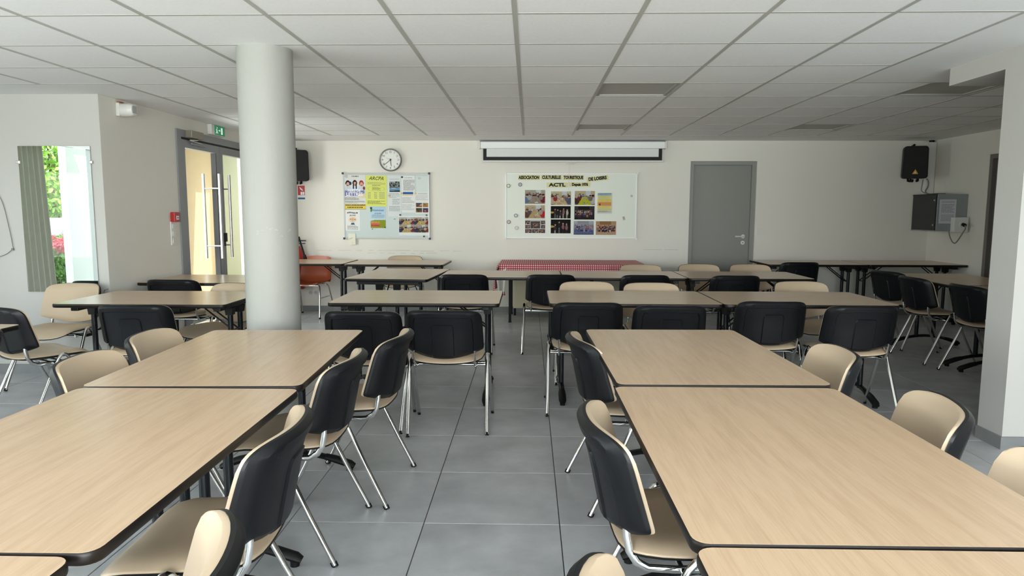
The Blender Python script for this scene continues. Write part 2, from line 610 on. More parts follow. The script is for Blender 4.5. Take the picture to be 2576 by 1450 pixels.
bb('baseboard_right', [(XR - .011, XR, 4.18, RDY0 - .005, 0, .075), (XR - .011, XR, RDY1 + .005, YF - .012, 0, .075)])

# column
cr_ = 0.158
col = struct(MB().lathe([(cr_, 0.0), (cr_, 0.4), (cr_, 1.2), (cr_, ZC + 0.03)], 48, (-1.555, 4.13, 0)).build('column', M_COLUMN, smooth=True))
sc = MB()
rs = random.Random(3)
for k in range(26):
    a = R(rs.uniform(235, 345)); z = rs.choice([0.27, 0.33, 0.36, 1.25]) + rs.uniform(-.03, .03)
    w = rs.uniform(.03, .12); h = rs.uniform(.002, .006)
    p = []
    for i in range(4):
        aa = a + w * i / 3
        p.append((aa, z + rs.uniform(-.006, .006)))
    vs = []
    for aa, zz in p:
        for hh in (0, h):
            vs.append((-1.555 + (cr_ + .0006) * math.cos(aa), 4.13 + (cr_ + .0006) * math.sin(aa), zz + hh))
    sc.add(vs, [(2 * i, 2 * i + 2, 2 * i + 3, 2 * i + 1) for i in range(3)])
sc.build('scuff_mark', M_SCUFF, col, kind='stuff')

# ------------------------------------------------------------------ windows (left and rear)
def window_wall(name, along, a0, a1, z0, z1, n, pos, inward, depth=.06):
    w = bpy.data.objects.new(name, None)
    COL.objects.link(w)
    w['kind'] = 'structure'
    fw = .055
    def bx(mb, p0, p1, q0, q1, off=0.0, t=depth):
        c0, c1 = pos - t / 2 + off, pos + t / 2 + off
        if along == 'y':
            mb.box(c0, c1, p0, p1, q0, q1)
        else:
            mb.box(p0, p1, c0, c1, q0, q1)
    fr = MB()
    bx(fr, a0, a1, z0, z0 + fw); bx(fr, a0, a1, z1 - fw, z1)
    bx(fr, a0, a0 + fw, z0 + fw, z1 - fw); bx(fr, a1 - fw, a1, z0 + fw, z1 - fw)
    fr.build('window_frame', M_ALUL, w)
    st = (a1 - a0) / n
    for i in range(1, n):
        mb = MB(); bx(mb, a0 + st * i - .045, a0 + st * i + .045, z0 + fw, z1 - fw)
        mb.build('mullion', M_ALUL, w)
    for i in range(n):
        mb = MB(); bx(mb, a0 + st * i + .04, a0 + st * (i + 1) - .04, z0 + fw - .01, z1 - fw + .01, 0, .008)
        mb.build('pane', M_GLASS, w)
    return w
window_wall('window_1', 'y', WY0, WY1, WZ0, WZ1, 7, XL - .16, 1)
window_wall('window_2', 'x', RX0, RX1, RZ0, RZ1, 6, YR - .16, 1)
# curtain drawn to the end of the left window, seen in the mirror
cv, cf = [], []
NP, NZ = 90, 8
for k in range(NZ + 1):
    tz = k / NZ
    z = 2.24 - 2.14 * tz
    y1 = 4.08 - 0.11 * tz
    for i in range(NP + 1):
        s_ = i / NP
        y = 4.62 + (y1 - 4.62) * s_
        x = XL + 0.10 + 0.035 * math.sin(s_ * 2 * PI * 7.5 + .4 * math.sin(3 * tz)) * (.75 + .25 * tz)
        cv.append((x, y, z))
for k in range(NZ):
    for i in range(NP):
        cf.append((k * (NP + 1) + i, k * (NP + 1) + i + 1, (k + 1) * (NP + 1) + i + 1, (k + 1) * (NP + 1) + i))
ctn = thing('curtain', 'pleated grey-green curtain at the window, reflected in the wall mirror', 'curtain', (0, 0, 0))
MB().add(cv, cf).build('cloth', M_CURT, ctn, smooth=True, angle=180)
MB().cyl((XL + .10, 3.0, 2.26), (XL + .10, 4.75, 2.26), .014, 10).build('rod', M_ALU, ctn, smooth=True)

# ------------------------------------------------------------------ outside
struct(MB().box(-40, 30, -45, 45, -0.45, -0.25).build('ground', M_GRASS))
struct(MB().box(-7.3, XL - .3, -6, 10.6, -0.25, -0.06).build('terrace', M_PAVE))
ep = thing('exterior_pier', 'white rendered pier outside the window, reflected in the mirror', 'pillar', (-6.56, 1.35, -.06))
MB().box(-.06, .06, -.25, .25, 0, 2.7, bev=.01).build('shaft', mat('pier_render', 'dfe3e2', .8), ep)
MB().box(-.09, .09, -.28, .28, 2.7, 2.8, bev=.01).build('cap', mat('pier_cap', 'd5d8d6', .8), ep)
struct(MB().box(XL - 1.1, XR + .4, YR - .6, YF + .4, 2.62, 2.80).build('roof', M_PLASTER))
# porch beyond the glazed doors
struct(MB().box(-4.85, -4.65, 8.2, 10.4, -.1, 2.75).build('wall_porch_tan', M_TAN))
struct(MB().box(-4.65, -3.5, 10.2, 10.4, -.1, 2.75).build('wall_porch_pale', M_PALE))
struct(MB().box(-4.9, -3.71, 9.0, 10.45, 2.75, 2.9).build('porch_shade_slab', M_PLASTER))  # unseen slab added to keep sky light off the porch walls

def leaves(n, fn, size, seed):
    rg = random.Random(seed)
    mb = MB()
    vs, fs = [], []
    for k in range(n):
        c = Vector(fn(rg))
        d = Vector((rg.gauss(0, 1), rg.gauss(0, 1), rg.gauss(0, 1))).normalized()
        e = d.orthogonal().normalized()
        e = Matrix.Rotation(rg.uniform(0, 6.28), 3, d) @ e
        g = d.cross(e)
        s_ = size * rg.uniform(.6, 1.3)
        b = len(vs)
        vs += [c - e * s_, c + g * s_ * .45, c + e * s_, c - g * s_ * .45]
        fs.append((b, b + 1, b + 2, b + 3))
    return mb.add(vs, fs)
def hedge(x, y0, y1, h, seed, label):
    t = thing('hedge', label, 'hedge', (x, (y0 + y1) / 2, -.25))
    L = (y1 - y0) / 2
    leaves(9000, lambda g: (g.uniform(-.45, .45), g.uniform(-L, L), h * (1 - g.random() ** 2.2 * .95)), .055, seed).build('foliage', M_LEAFD, t, kind='stuff')
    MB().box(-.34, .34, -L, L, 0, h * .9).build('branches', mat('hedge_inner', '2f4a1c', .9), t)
hedge(-8.2, -4.6, 1.8, 1.15, 5, 'clipped green hedge outside, seen low in the mirror')
fl = thing('flower_bush', 'red flowering bush in front of the hedge outside, seen in the mirror', 'bush', (-7.38, .62, -.25))
leaves(900, lambda g: (g.gauss(0, .12), g.gauss(0, .22), .50 + g.gauss(0, .22)), .05, 8).build('foliage', M_LEAFD, fl, kind='stuff')
leaves(380, lambda g: (.06 + g.gauss(0, .08), g.gauss(0, .10), 1.10 + g.gauss(0, .05)), .04, 9).build('petals', M_FLOWER, fl, kind='stuff')
def tree(x, y, h, rad, seed, label):
    t = thing('tree', label, 'tree', (x, y, -.25))
    mb = MB().tube([(0, 0, 0), (.05, .02, h * .3), (0, .05, h * .62)], .14, n=8, radii=[1, .8, .4])
    rg = random.Random(seed)
    for k in range(7):
        a = rg.uniform(0, 6.28)
        mb.tube([(0, 0, h * rg.uniform(.25, .5)), (rad * .45 * math.cos(a), rad * .45 * math.sin(a), h * rg.uniform(.5, .75))], .05, n=6, radii=[1, .4])
    mb.build('trunk', M_BARK, t, smooth=True)
    def fn(g):
        while True:
            p = Vector((g.uniform(-1, 1), g.uniform(-1, 1), g.uniform(-1, 1)))
            if .45 < p.length < 1:
                return (p.x * rad, p.y * rad, h * .6 + p.z * h * .46)
    leaves(16000, fn, .085, seed).build('foliage', M_LEAF, t, kind='stuff')
tree(-14.5, -9.6, 5.4, 2.4, 21, 'yellow-green leafy tree beyond the hedge, in the upper part of the mirror')
tree(-18.5, -16.5, 7.5, 3.6, 22, 'taller leafy tree farther out, behind the parked car')
tree(-13.0, 2.5, 5.5, 2.4, 23, 'leafy tree beyond the white pier outside')
# car
car = thing('car', 'silver parked car beyond the hedge, glimpsed in the mirror', 'car', (-11.0, -4.6, -.25), R(80))
prof = [(-2.0, .35), (-2.05, .62), (-1.9, .88), (-1.15, .98), (-.55, 1.42), (.75, 1.46), (1.5, 1.02), (2.0, .92), (2.08, .6), (2.0, .35)]
def car_ring(w, k):
    return [(x, w if z < .99 else w * k, z) for x, z in prof]
n = len(prof)
vs = car_ring(-.82, .8) + car_ring(.82, .8)
fs = [tuple(range(n)), tuple(range(2 * n - 1, n - 1, -1))] + [(i, (i + 1) % n, n + (i + 1) % n, n + i) for i in range(n)]
MB().add(vs, fs).build('body', M_CARP, car)
wg = MB()
for s_ in (-1, 1):
    wg.add([(-1.0, s_ * .79, 1.02), (-.52, s_ * .675, 1.37), (.70, s_ * .675, 1.40), (1.3, s_ * .79, 1.05)], [(0, 1, 2, 3)])
wg.add([(-1.12, -.6, 1.03), (-.60, -.55, 1.42), (-.60, .55, 1.42), (-1.12, .6, 1.03)], [(0, 1, 2, 3)])
wg.build('window_glass', mat('car_glass', '26323a', .08, spec=.8), car)
for sx in (-1.3, 1.3):
    for s_ in (-1, 1):
        w_ = MB().cyl((sx, s_ * .70, .31), (sx, s_ * .86, .31), .31, 20).build('wheel', M_BLACKG, car, smooth=True)
        MB().cyl((sx, s_ * .855, .31), (sx, s_ * .868, .31), .19, 16).build('hubcap', M_STEEL, w_, smooth=True)

# ------------------------------------------------------------------ doors
# grey flush door in the far wall
d1 = struct(MB().box(DX0 + .05, DX1 - .06, YF + .06, YF + .10, 0.008, DZ - .05).build('door_1', M_GREY))
fr = MB()
fr.box(DX0 + .001, DX0 + .048, YF + .02, YF + .14, 0, DZ - .001); fr.box(DX1 - .058, DX1 - .001, YF + .02, YF + .14, 0, DZ - .001); fr.box(DX0 + .048, DX1 - .058, YF + .02, YF + .14, DZ - .048, DZ - .001)
fr.build('door_frame', mat('door_frame_grey', '8d8d89', .5), d1)
hx, hz = 2.893, 1.045
MB().cyl((hx, YF + .062, hz), (hx, YF + .048, hz), .026, 20).build('rosette', M_WHITEP, d1, smooth=True)
MB().tube([(hx, YF + .05, hz), (hx, YF + .0, hz), (hx - .02, YF - .012, hz), (hx - .125, YF - .012, hz)], .010, n=10).build('door_handle', M_WHITEP, d1, smooth=True)
lk = MB().cyl((hx, YF + .062, hz - .085), (hx, YF + .05, hz - .085), .026, 20).build('lock', M_WHITEP, d1, smooth=True)
MB().cyl((hx, YF + .0505, hz - .085), (hx, YF + .047, hz - .085), .009, 12).build('keyhole', M_INKG, lk, smooth=True)
# annex door in the right wall
d3 = struct(MB().box(XR + .05, XR + .09, RDY0 + .05, RDY1 - .05, .008, 1.99).build('door_2', mat('taupe_door', '6f6a66', .55)))
fr = MB()
fr.box(XR + .005, XR + .12, RDY0 + .001, RDY0 + .05, 0, 2.039); fr.box(XR + .005, XR + .12, RDY1 - .05, RDY1 - .001, 0, 2.039); fr.box(XR + .005, XR + .12, RDY0 + .05, RDY1 - .05, 1.99, 2.039)
fr.build('door_frame', mat('taupe_frame', '75706b', .5), d3)
MB().tube([(XR + .05, 7.37, 1.04), (XR + .0, 7.37, 1.04), (XR - .01, 7.39, 1.04), (XR - .01, 7.50, 1.04)], .01).build('door_handle', M_WHITEP, d3, smooth=True)

# glazed double door in the left wall
gd = bpy.data.objects.new('door_3', None)
COL.objects.link(gd)
gd['kind'] = 'structure'
FXD = -3.5
fr = MB()
fr.box(-3.60, -3.485, LY0 + .001, LY0 + .085, 0, LZ - .001); fr.box(-3.60, -3.485, LY1 - .085, LY1 - .001, 0, LZ - .001); fr.box(-3.60, -3.485, LY0 + .085, LY1 - .085, LZ - .075, LZ - .001)
fr.build('door_frame', M_ALU, gd)
sl = MB()
sl.box(-3.575, -3.5, LY0 + .085, LY0 + .097, 0, LZ - .075); sl.box(-3.575, -3.5, LY1 - .097, LY1 - .085, 0, LZ - .075); sl.box(-3.575, -3.5, LY0 + .097, LY1 - .097, LZ - .092, LZ - .075)
sl.build('seal', M_ALUD, gd)
ymid = (LY0 + LY1) / 2
for (y0, y1, hy) in ((LY0 + .097, ymid - .004, ymid - .15), (ymid + .004, LY1 - .097, ymid + .10)):
    lf = MB()
    zt = LZ - .095
    s_ = .075
    lf.box(-3.555, -3.495, y0, y0 + s_, .01, zt); lf.box(-3.555, -3.495, y1 - s_, y1, .01, zt)
    lf.box(-3.555, -3.495, y0 + s_, y1 - s_, zt - .08, zt); lf.box(-3.555, -3.495, y0 + s_, y1 - s_, .01, .12)
    leaf = lf.build('door_leaf', M_ALU, gd)
    MB().box(-3.53, -3.52, y0 + s_ - .006, y1 - s_ + .006, .115, zt - .075).build('pane', M_GLASS, leaf)
    e = MB()
    e.box(-3.553, -3.497, y1 - s_ - .012, y1 - s_ - .0005, .12, zt - .08)
    e.build('pane_seal', M_ALUD, leaf)
    hh = MB()
    hh.cyl((-3.44, hy, .84), (-3.44, hy, 1.78), .016, 14)
    for z in (.98, 1.62):
        hh.cyl((-3.44, hy, z), (-3.53, hy, z), .009, 10)
    for z in (.98, 1.62):
        hh.cyl((-3.53, hy, z), (-3.62, hy, z), .009, 10)
    hh.cyl((-3.62, hy, .84), (-3.62, hy, 1.78), .016, 14)
    hh.build('pull_handle', M_STEEL, leaf, smooth=True)
lk = MB().box(-3.497, -3.488, ymid + .03, ymid + .055, .97, 1.05).build('lock_plate', M_ALUD, gd)
MB().box(-3.494, -3.46, ymid + .02, ymid + .045, 1.02, 1.12, bev=.004).build('panic_lever', M_ALUD, gd)
dc = thing('door_closer', 'metal door closer box above the left glazed door leaf', 'door closer', (-3.49, 7.15, 2.12))
MB().box(.005, .075, -.13, .13, -.01, .062, bev=.004).build('closer_body', mat('closer_metal', '8f887c', .45, metal=.5), dc)
MB().tube([(.04, .09, -.01), (.05, .02, -.026), (.03, -.10, -.034), (.012, .20, -.045)], .008, .006).build('closer_arm', M_STEEL, dc, smooth=True)
MB().box(-.004, .012, .0, .30, -.072, -.05).build('slide_rail', M_ALU, dc)

# ------------------------------------------------------------------ things on the left walls
es = thing('exit_sign', 'lit green and white exit sign above the glazed double door', 'exit sign', (-3.499, 7.70, 2.255))
MB().box(.001, .05, -.16, .16, -.055, .055, bev=.005).build('sign_case', M_WHITEP, es)
MB().box(.0505, .054, -.09, .155, -.05, .05).build('sign_face', emis('exit_green', '1f9a68', .12), es)
man = MB()
def flat(mb, pts, x):
    k = [(x, p, q) for p, q in pts]
    mb.add(k, [tuple(range(len(k)))])
flat(man, [(-.06, .012), (-.035, .012), (-.028, -.01), (-.012, -.03), (-.02, -.038), (-.04, -.018), (-.055, -.036), (-.07, -.036), (-.05, -.008)], .0545)
flat(man, arc(-.035, .026, .010, 0, 360, 10)[:-1], .0545)
flat(man, [(.0, -.004), (.03, -.004), (.03, -.014), (.045, .002), (.03, .018), (.03, .008), (.0, .008)], .0545)
flat(man, [(.06, -.036), (.10, -.036), (.10, .036), (.06, .036)], .0545)
man.build('pictogram', emis('exit_white', 'e8fff4', .35), es)
si = thing('alarm_siren', 'white round alarm siren high on the wall left of the glazed door', 'siren', (-3.499, 5.92, 2.225))
MB().box(.0005, .03, -.05, .05, -.055, .055, bev=.006).build('siren_base', M_WHITEP, si)
MB().cyl((.03, 0, 0), (.10, 0, 0), .055, 28).cyl((.10, 0, 0), (.135, 0, 0), .055, 28, .045).build('siren_body', M_WHITEP, si, smooth=True)
g = MB()
for k in range(5):
    g.box(.1352, .137, -.028, .028, -.026 + .012 * k, -.021 + .012 * k)
g.build('sound_slot', M_INKG, si)
MB().box(.004, .028, -.03, .03, .055, .068).build('wire_clip', mat('copper_wire', '9c5a3c', .5), si)
fa = thing('fire_alarm_button', 'red fire alarm call point on the wall left of the glazed door', 'alarm button', (-3.499, 6.72, 1.31))
MB().box(.0005, .045, -.048, .048, -.048, .048, bev=.006).build('call_box', M_RED, fa)
pl_ = MB().box(.0455, .048, -.02, .028, -.026, .012).build('press_plate', M_PAPER, fa)
MB().box(.0482, .0486, -.014, .022, -.010, -.004).build('printed_mark', M_INK, pl_)
sw = thing('light_switch', 'white three-gang switch plate below the red fire alarm button', 'switch', (-3.499, 6.70, 1.15))
MB().box(.0005, .012, -.042, .042, -.115, .115, bev=.003).build('switch_plate', M_WHITEP, sw)
for k in range(3):
    z = -.071 + .071 * k
    MB().box(.0125, .018, -.025, .025, z - .024, z + .024, bev=.002).build('rocker', M_WHITEP, sw)
# mirror on the recess wall
mi = thing('wall_mirror', 'tall frameless mirror on the white wall at left, reflecting curtain and garden', 'mirror', (-3.888, 5.638, 1.295))
MB().box(-.30, .30, -.010, -.004, -.60, .60).build('mirror_glass', M_MIRROR, mi)
MB().box(-.301, .301, -.004, -.0005, -.601, .601).build('mirror_backing', M_ALU, mi)
for (x, z) in ((-.305, .47), (.305, .47), (-.10, -.605), (.12, -.605)):
    MB().box(x - .012, x + .012, -.018, -.002, z - .012, z + .012, bev=.003).build('mirror_clip', M_STEEL, mi)
wl = thing('wall_wire', 'thin loose wire looped on the white wall left of the mirror', 'wire', (0, 5.635, 0))
MB().cable([(-4.60, -.003, 1.62), (-4.46, -.004, 1.56), (-4.36, -.004, 1.46), (-4.31, -.006, 1.22), (-4.29, -.006, 1.06), (-4.30, -.008, 1.045), (-4.37, -.006, 1.0), (-4.52, -.004, .965)], .0028, n=6).build('wire_strand', M_CABLE, wl, smooth=True)
MB().box(-4.302, -4.285, -.012, -.001, 1.04, 1.058).build('wire_clip', M_CABLE, wl)
wc = thing('corner_wire', 'short grey wire end curling from the corner beside the mirror wall', 'wire', (-3.53, 5.634, .66))
MB().tube([(0.02, 0, .06), (-.012, -.002, .05), (-.02, -.003, .02), (-.004, -.003, -.01), (.015, 0, -.014)], .003, n=6).build('wire_strand', M_CABLE, wc, smooth=True)

# ------------------------------------------------------------------ folding tables
def make_table(name, label, loc, rz, group=None, top=0.74):
    """1.20 x 0.80 m, long side along local x"""
    t = thing(name, label, 'table', loc, rz, group)
    L, W = 1.196, 0.796
    tp = MB().prism(round_rect(L - .006, W - .006, .033, 5), top - .012, top, 'z').build('tabletop', M_WOOD, t)
    # dark rounded edge band carrying the top
    prof = [(.003, top - .0004), (.0012, top - .003), (0, top - .008), (0, top - .020), (.003, top - .026), (.012, top - .028), (.06, top - .028)]
    vs, fs = [], []
    for ins, z in prof:
        vs += [(x, y, z) for x, y in round_rect(L - 2 * ins, W - 2 * ins, max(.036 - ins * .9, .004), 5)]
    m = len(vs) // len(prof)
    for i in range(len(prof) - 1):
        for j in range(m):
            fs.append((i * m + j, i * m + (j + 1) % m, (i + 1) * m + (j + 1) % m, (i + 1) * m + j))
    fs.append(tuple((len(prof) - 1) * m + j for j in range(m)))
    MB().add(vs, fs).build('edge_band', M_EDGE, t, smooth=True)
    for sx in (-1, 1):
        x = sx * (L / 2 - .10)
        for sy in (-1, 1):
            MB().cyl((x, sy * .085, .085), (x, sy * .085, top - .05), .019, 14).build('leg', M_LEGMET, t, smooth=True)
        MB().box(x - .025, x + .025, -.30, .30, top - .062, top - .0285, bev=.004).build('top_rail', M_BLACK, t)
        for sy in (-1, 1):
            MB().prism([(x - sx * .0 - .03, top - .0625), (x + .03, top - .0625), (x + .022, top - .115), (x - .022, top - .115)], sy * .085 - .03, sy * .085 + .03, 'y').build('hinge_block', M_BLACKG, t)
        pts = []
        for k in range(13):
            q = -1 + k / 6
            pts.append((x, q * .315, .034 + .068 * (1 - q * q)))
        ft = MB().tube(pts, .021, .015, n=10, up=(0, 0, 1)).build('foot', M_LEGMET, t, smooth=True)
        for sy in (-1, 1):
            MB().tube([(x, sy * .20, .075), (x, sy * .25, .062), (x, sy * .33, .034), (x, sy * .352, .022)], .027, .020, n=10, radii=[.85, 1, 1, .7]).cyl((x, sy * .325, 0), (x, sy * .325, .02), .018, 12).build('foot_cap', M_BLACKG, ft, smooth=True)
        br = MB()
        for sy in (-1, 1):
            br.cyl((x, sy * .045, top - .235), (x - sx * .24, sy * .045, top - .045), .006, 8)
        b_ = br.build('brace', M_LEGMET, t, smooth=True)
        MB().box(min(x - sx * .255, x - sx * .225), max(x - sx * .255, x - sx * .225), -.06, .06, top - .055, top - .0285).build('brace_clip', M_RED, b_)
        MB().cyl((x, -.085, top - .235), (x, .085, top - .235), .007, 8).build('cross_rod', M_LEGMET, t, smooth=True)
    return t

TG = 'beech folding tables with black edges'
TABLES = [
    (0.715, 3.09, 91.0, 'beech-topped folding table at the far end of the right-hand row, nearest the middle tables'),
    (0.712, 1.862, 90.3, 'beech-topped folding table in the middle of the right-hand row, large in the foreground'),
    (0.712, 0.655, 90.0, 'beech-topped folding table nearest the camera in the right-hand row, cut off below'),
    (-1.25, 3.005, 92.6, 'beech-topped folding table at the far end of the left-hand row, by the white column'),
    (-1.205, 1.785, 90.7, 'beech-topped folding table in the middle of the left-hand row, with a greenish window glare'),
    (-1.225, 0.585, 90.0, 'beech-topped folding table nearest the camera in the left-hand row, only a corner showing'),
    (-0.80, 5.09, 0.2, 'beech-topped folding table just right of the white column, crosswise, two black chairs before it'),
    (0.744, 5.12, 0.0, 'left one of the two joined crosswise tables behind the right-hand row'),
    (1.948, 5.12, -0.3, 'right one of the two joined crosswise tables behind the right-hand row'),
    (-2.655, 4.96, 0.5, 'beech-topped crosswise table left of the white column, near the wall mirror'),
    (-1.30, 6.98, 86.0, 'beech-topped table set end-on at the left end of the long back row'),
    (-0.272, 7.00, -0.4, 'second table from the left in the long back row, before the red gingham cloth'),
    (0.932, 6.995, -0.4, 'third table from the left in the long back row, before the whiteboard of photos'),
    (2.136, 6.987, -0.4, 'rightmost table of the long back row, in front of the grey door'),
    (-1.607, 8.545, -1.5, 'beech-topped table against the far wall under the notice board and clock'),
    (-2.84, 8.62, 0.0, 'beech-topped table in the far left corner behind the white column'),
    (3.52, 8.81, 0.0, 'beech-topped table against the far wall just right of the grey door'),
    (4.725, 8.83, 0.0, 'beech-topped table against the far wall below the grey electrical cabinet'),
    (4.10, 6.66, 88.5, 'beech-topped table in the dark side area with three black chairs along it'),
    (4.07, 5.44, 90.0, 'beech-topped table in the dark side area, half hidden by the white partition'),
    (-2.87, 6.36, 0.5, 'beech-topped table in front of the glazed double door'),
    (-3.22, 3.13, 90.0, 'beech-topped table at the left edge of the view, only its corner showing'),
]
t0 = None
for (x, y, a, lab) in TABLES:
    if t0 is None:
        t0 = make_table('folding_table', lab, (x, y, 0), R(a), TG)
    else:
        dup(t0, (x, y, 0), R(a), lab, TG)

# ------------------------------------------------------------------ stackable chairs
def smap(a, b, n):
    m = max(abs(a), abs(b))
    if m < 1e-9:
        return 0.0, 0.0
    k = m / (abs(a) ** n + abs(b) ** n) ** (1 / n)
    return a * k, b * k
AX = [-1, -.985, -.95, -.9, -.84, -.80, -.776, -.754, -.72, -.6, -.45, -.33, -.288, -.266, -.23, -.12]
AX = AX + [0] + [-q for q in AX[::-1]]
BX = [-1, -.985, -.95, -.88, -.78, -.6, -.4, -.2, 0, .15, .24, .278, .302, .34, .5, .60, .648, .672, .71, .78, .86, .93, .98, 1]

def back_pt(a, b, s_=1.0):
    A, B = smap(a, b, 5.6 if b > 0 else 30.0)
    A *= s_; B *= s_
    x = .2375 * A * (1 - .02 * B)
    z = .652 + .128 * B
    if B < 0:
        z -= .055 * (1 - A * A) * (-B)
    y = -.200 - .075 * (B + 1) / 2 + .045 * A * A + .028 * A ** 4
    return A, B, x, y, z
def step(v, e, w=.03):
    return min(max((v - e) / w + .5, 0), 1)

def grid_shell(front, back):
    """two point grids joined along their border"""
    ny, nx = len(front), len(front[0])
    vs = [p for row in front for p in row] + [p for row in back for p in row]
    o = nx * ny
    fs = []
    for i in range(ny - 1):
        for j in range(nx - 1):
            fs.append((i * nx + j, i * nx + j + 1, (i + 1) * nx + j + 1, (i + 1) * nx + j))
            fs.append((o + i * nx + j, o + (i + 1) * nx + j, o + (i + 1) * nx + j + 1, o + i * nx + j + 1))
    ring = [j for j in range(nx)] + [i * nx + nx - 1 for i in range(1, ny)] + [(ny - 1) * nx + j for j in range(nx - 2, -1, -1)] + [i * nx for i in range(ny - 2, 0, -1)]
    m = len(ring)
    for k in range(m):
        a, b = ring[k], ring[(k + 1) % m]
        fs.append((a, o + a, o + b, b))
    return vs, fs

def make_chair(label, loc, rz):
    t = thing('stacking_chair', label, 'chair', loc, rz, 'stacking chairs with black plastic backs and beige pads')
    # plastic back shell with its stepped panels
    F, Bk = [], []
    for b in BX:
        rf, rb = [], []
        for a in AX:
            A, B, x, y, z = back_pt(a, b)
            m = max(abs(a), abs(b))
            th = .010 + .022 * min(1, (1 - m) / .10)
            ins = (1 - step(abs(a), .765, .022)) * (1 - step(b, .66, .024))
            pan = (1 - step(abs(a), .277, .022)) * (1 - step(b, .29, .024))
            th -= .0095 * ins
            th += .0060 * pan
            rf.append((x, y, z))
            rb.append((x, y - th, z))
        F.append(rf); Bk.append(rb)
    vs, fs = grid_shell(F, Bk)
    MB().add(vs, fs).build('back_shell', M_BLACK, t, smooth=True, angle=32)
    F, Bk = [], []
    GB = [-1, -.985, -.95, -.88, -.75, -.5, -.25, 0, .25, .5, .75, .88, .95, .985, 1]
    for b in GB:
        rf, rb = [], []
        for a in GB:
            A, B, x, y, z = back_pt(a, b, .99)
            m = max(abs(a), abs(b))
            rf.append((x, y + .013 + .018 * (1 - m ** 6), z))
            rb.append((x, y - .002, z))
        F.append(rf); Bk.append(rb)
    vs, fs = grid_shell(F, Bk)
    MB().add(vs, fs).build('back_pad', M_VINYL, t, smooth=True, angle=80)
    # seat pad and pan
    def seat_pt(a, b, s_=1.0):
        A, B = smap(a, b, 4.5)
        A *= s_; B *= s_
        x = .228 * A * (1 + .03 * B)
        y = .012 + .208 * B
        z = .430 + .022 * A * A - .030 * max(0, B - .45) ** 2 / .3 + .012 * max(0, -B - .4)
        return x, y, z
    F, Bk = [], []
    for b in GB:
        rf, rb = [], []
        for a in GB:
            x, y, z = seat_pt(a, b)
            m = max(abs(a), abs(b))
            rf.append((x, y, z + .004 + .030 * (1 - m ** 7)))
            rb.append((x, y, z - .002))
        F.append(rf); Bk.append(rb)
    vs, fs = grid_shell(F, Bk)
    MB().add(vs, fs).build('seat_pad', M_VINYL, t, smooth=True, angle=80)
    F, Bk = [], []
    for b in GB:
        rf, rb = [], []
        for a in GB:
            x, y, z = seat_pt(a, b, 1.012)
            m = max(abs(a), abs(b))
            rf.append((x, y, z - .0005))
            rb.append((x, y, z - .006 - .012 * (1 - m ** 5)))
        F.append(rf); Bk.append(rb)
    vs, fs = grid_shell(F, Bk)
    MB().add(vs, fs).build('seat_pan', M_BLACKG, t, smooth=True, angle=80)
    # oval chrome legs: each side an inverted V with a rounded top
    for sx in (-1, 1):
        for sy, fy in ((-1, -.240), (1, .240)):
            pts = [(sx * .268, fy, .008), (sx * .262, fy * .60, .20), (sx * .255, fy * .22, .395), (sx * .2545, fy * .13, .435), (sx * .254, fy * .05, .456), (sx * .254, fy * -.01, .460)]
            lg = MB().tube(pts, .0098, .0125, n=12, up=(1, 0, 0)).build('leg', M_CHROME, t, smooth=True)
            MB().tube([(sx * .2683, fy * 1.005, 0), (sx * .2675, fy * .97, .018)], .0145, .0105, n=10, up=(1, 0, 0)).build('foot_cap', M_BLACKG, lg, smooth=True)
        sup = [(sx * .187, -.186, .555), (sx * .187, -.184, .500), (sx * .187, -.176, .455), (sx * .187, -.156, .422), (sx * .187, -.125, .405), (sx * .187, -.05, .400), (sx * .187, .06, .400)]
        MB().tube(sup, .012, .007, n=10, up=(1, 0, 0)).build('back_support', M_CHROME, t, smooth=True)
        MB().box(sx * .2535 - .012, sx * .2535 + .012, -.028, .028, .392, .412, bev=.003).build('leg_bracket', M_BLACKG, t)
    for y in (-.03, .03):
        MB().cyl((-.256, y, .398), (.256, y, .398), .0085, 10).build('crossbar', M_CHROME, t, smooth=True)
    return t

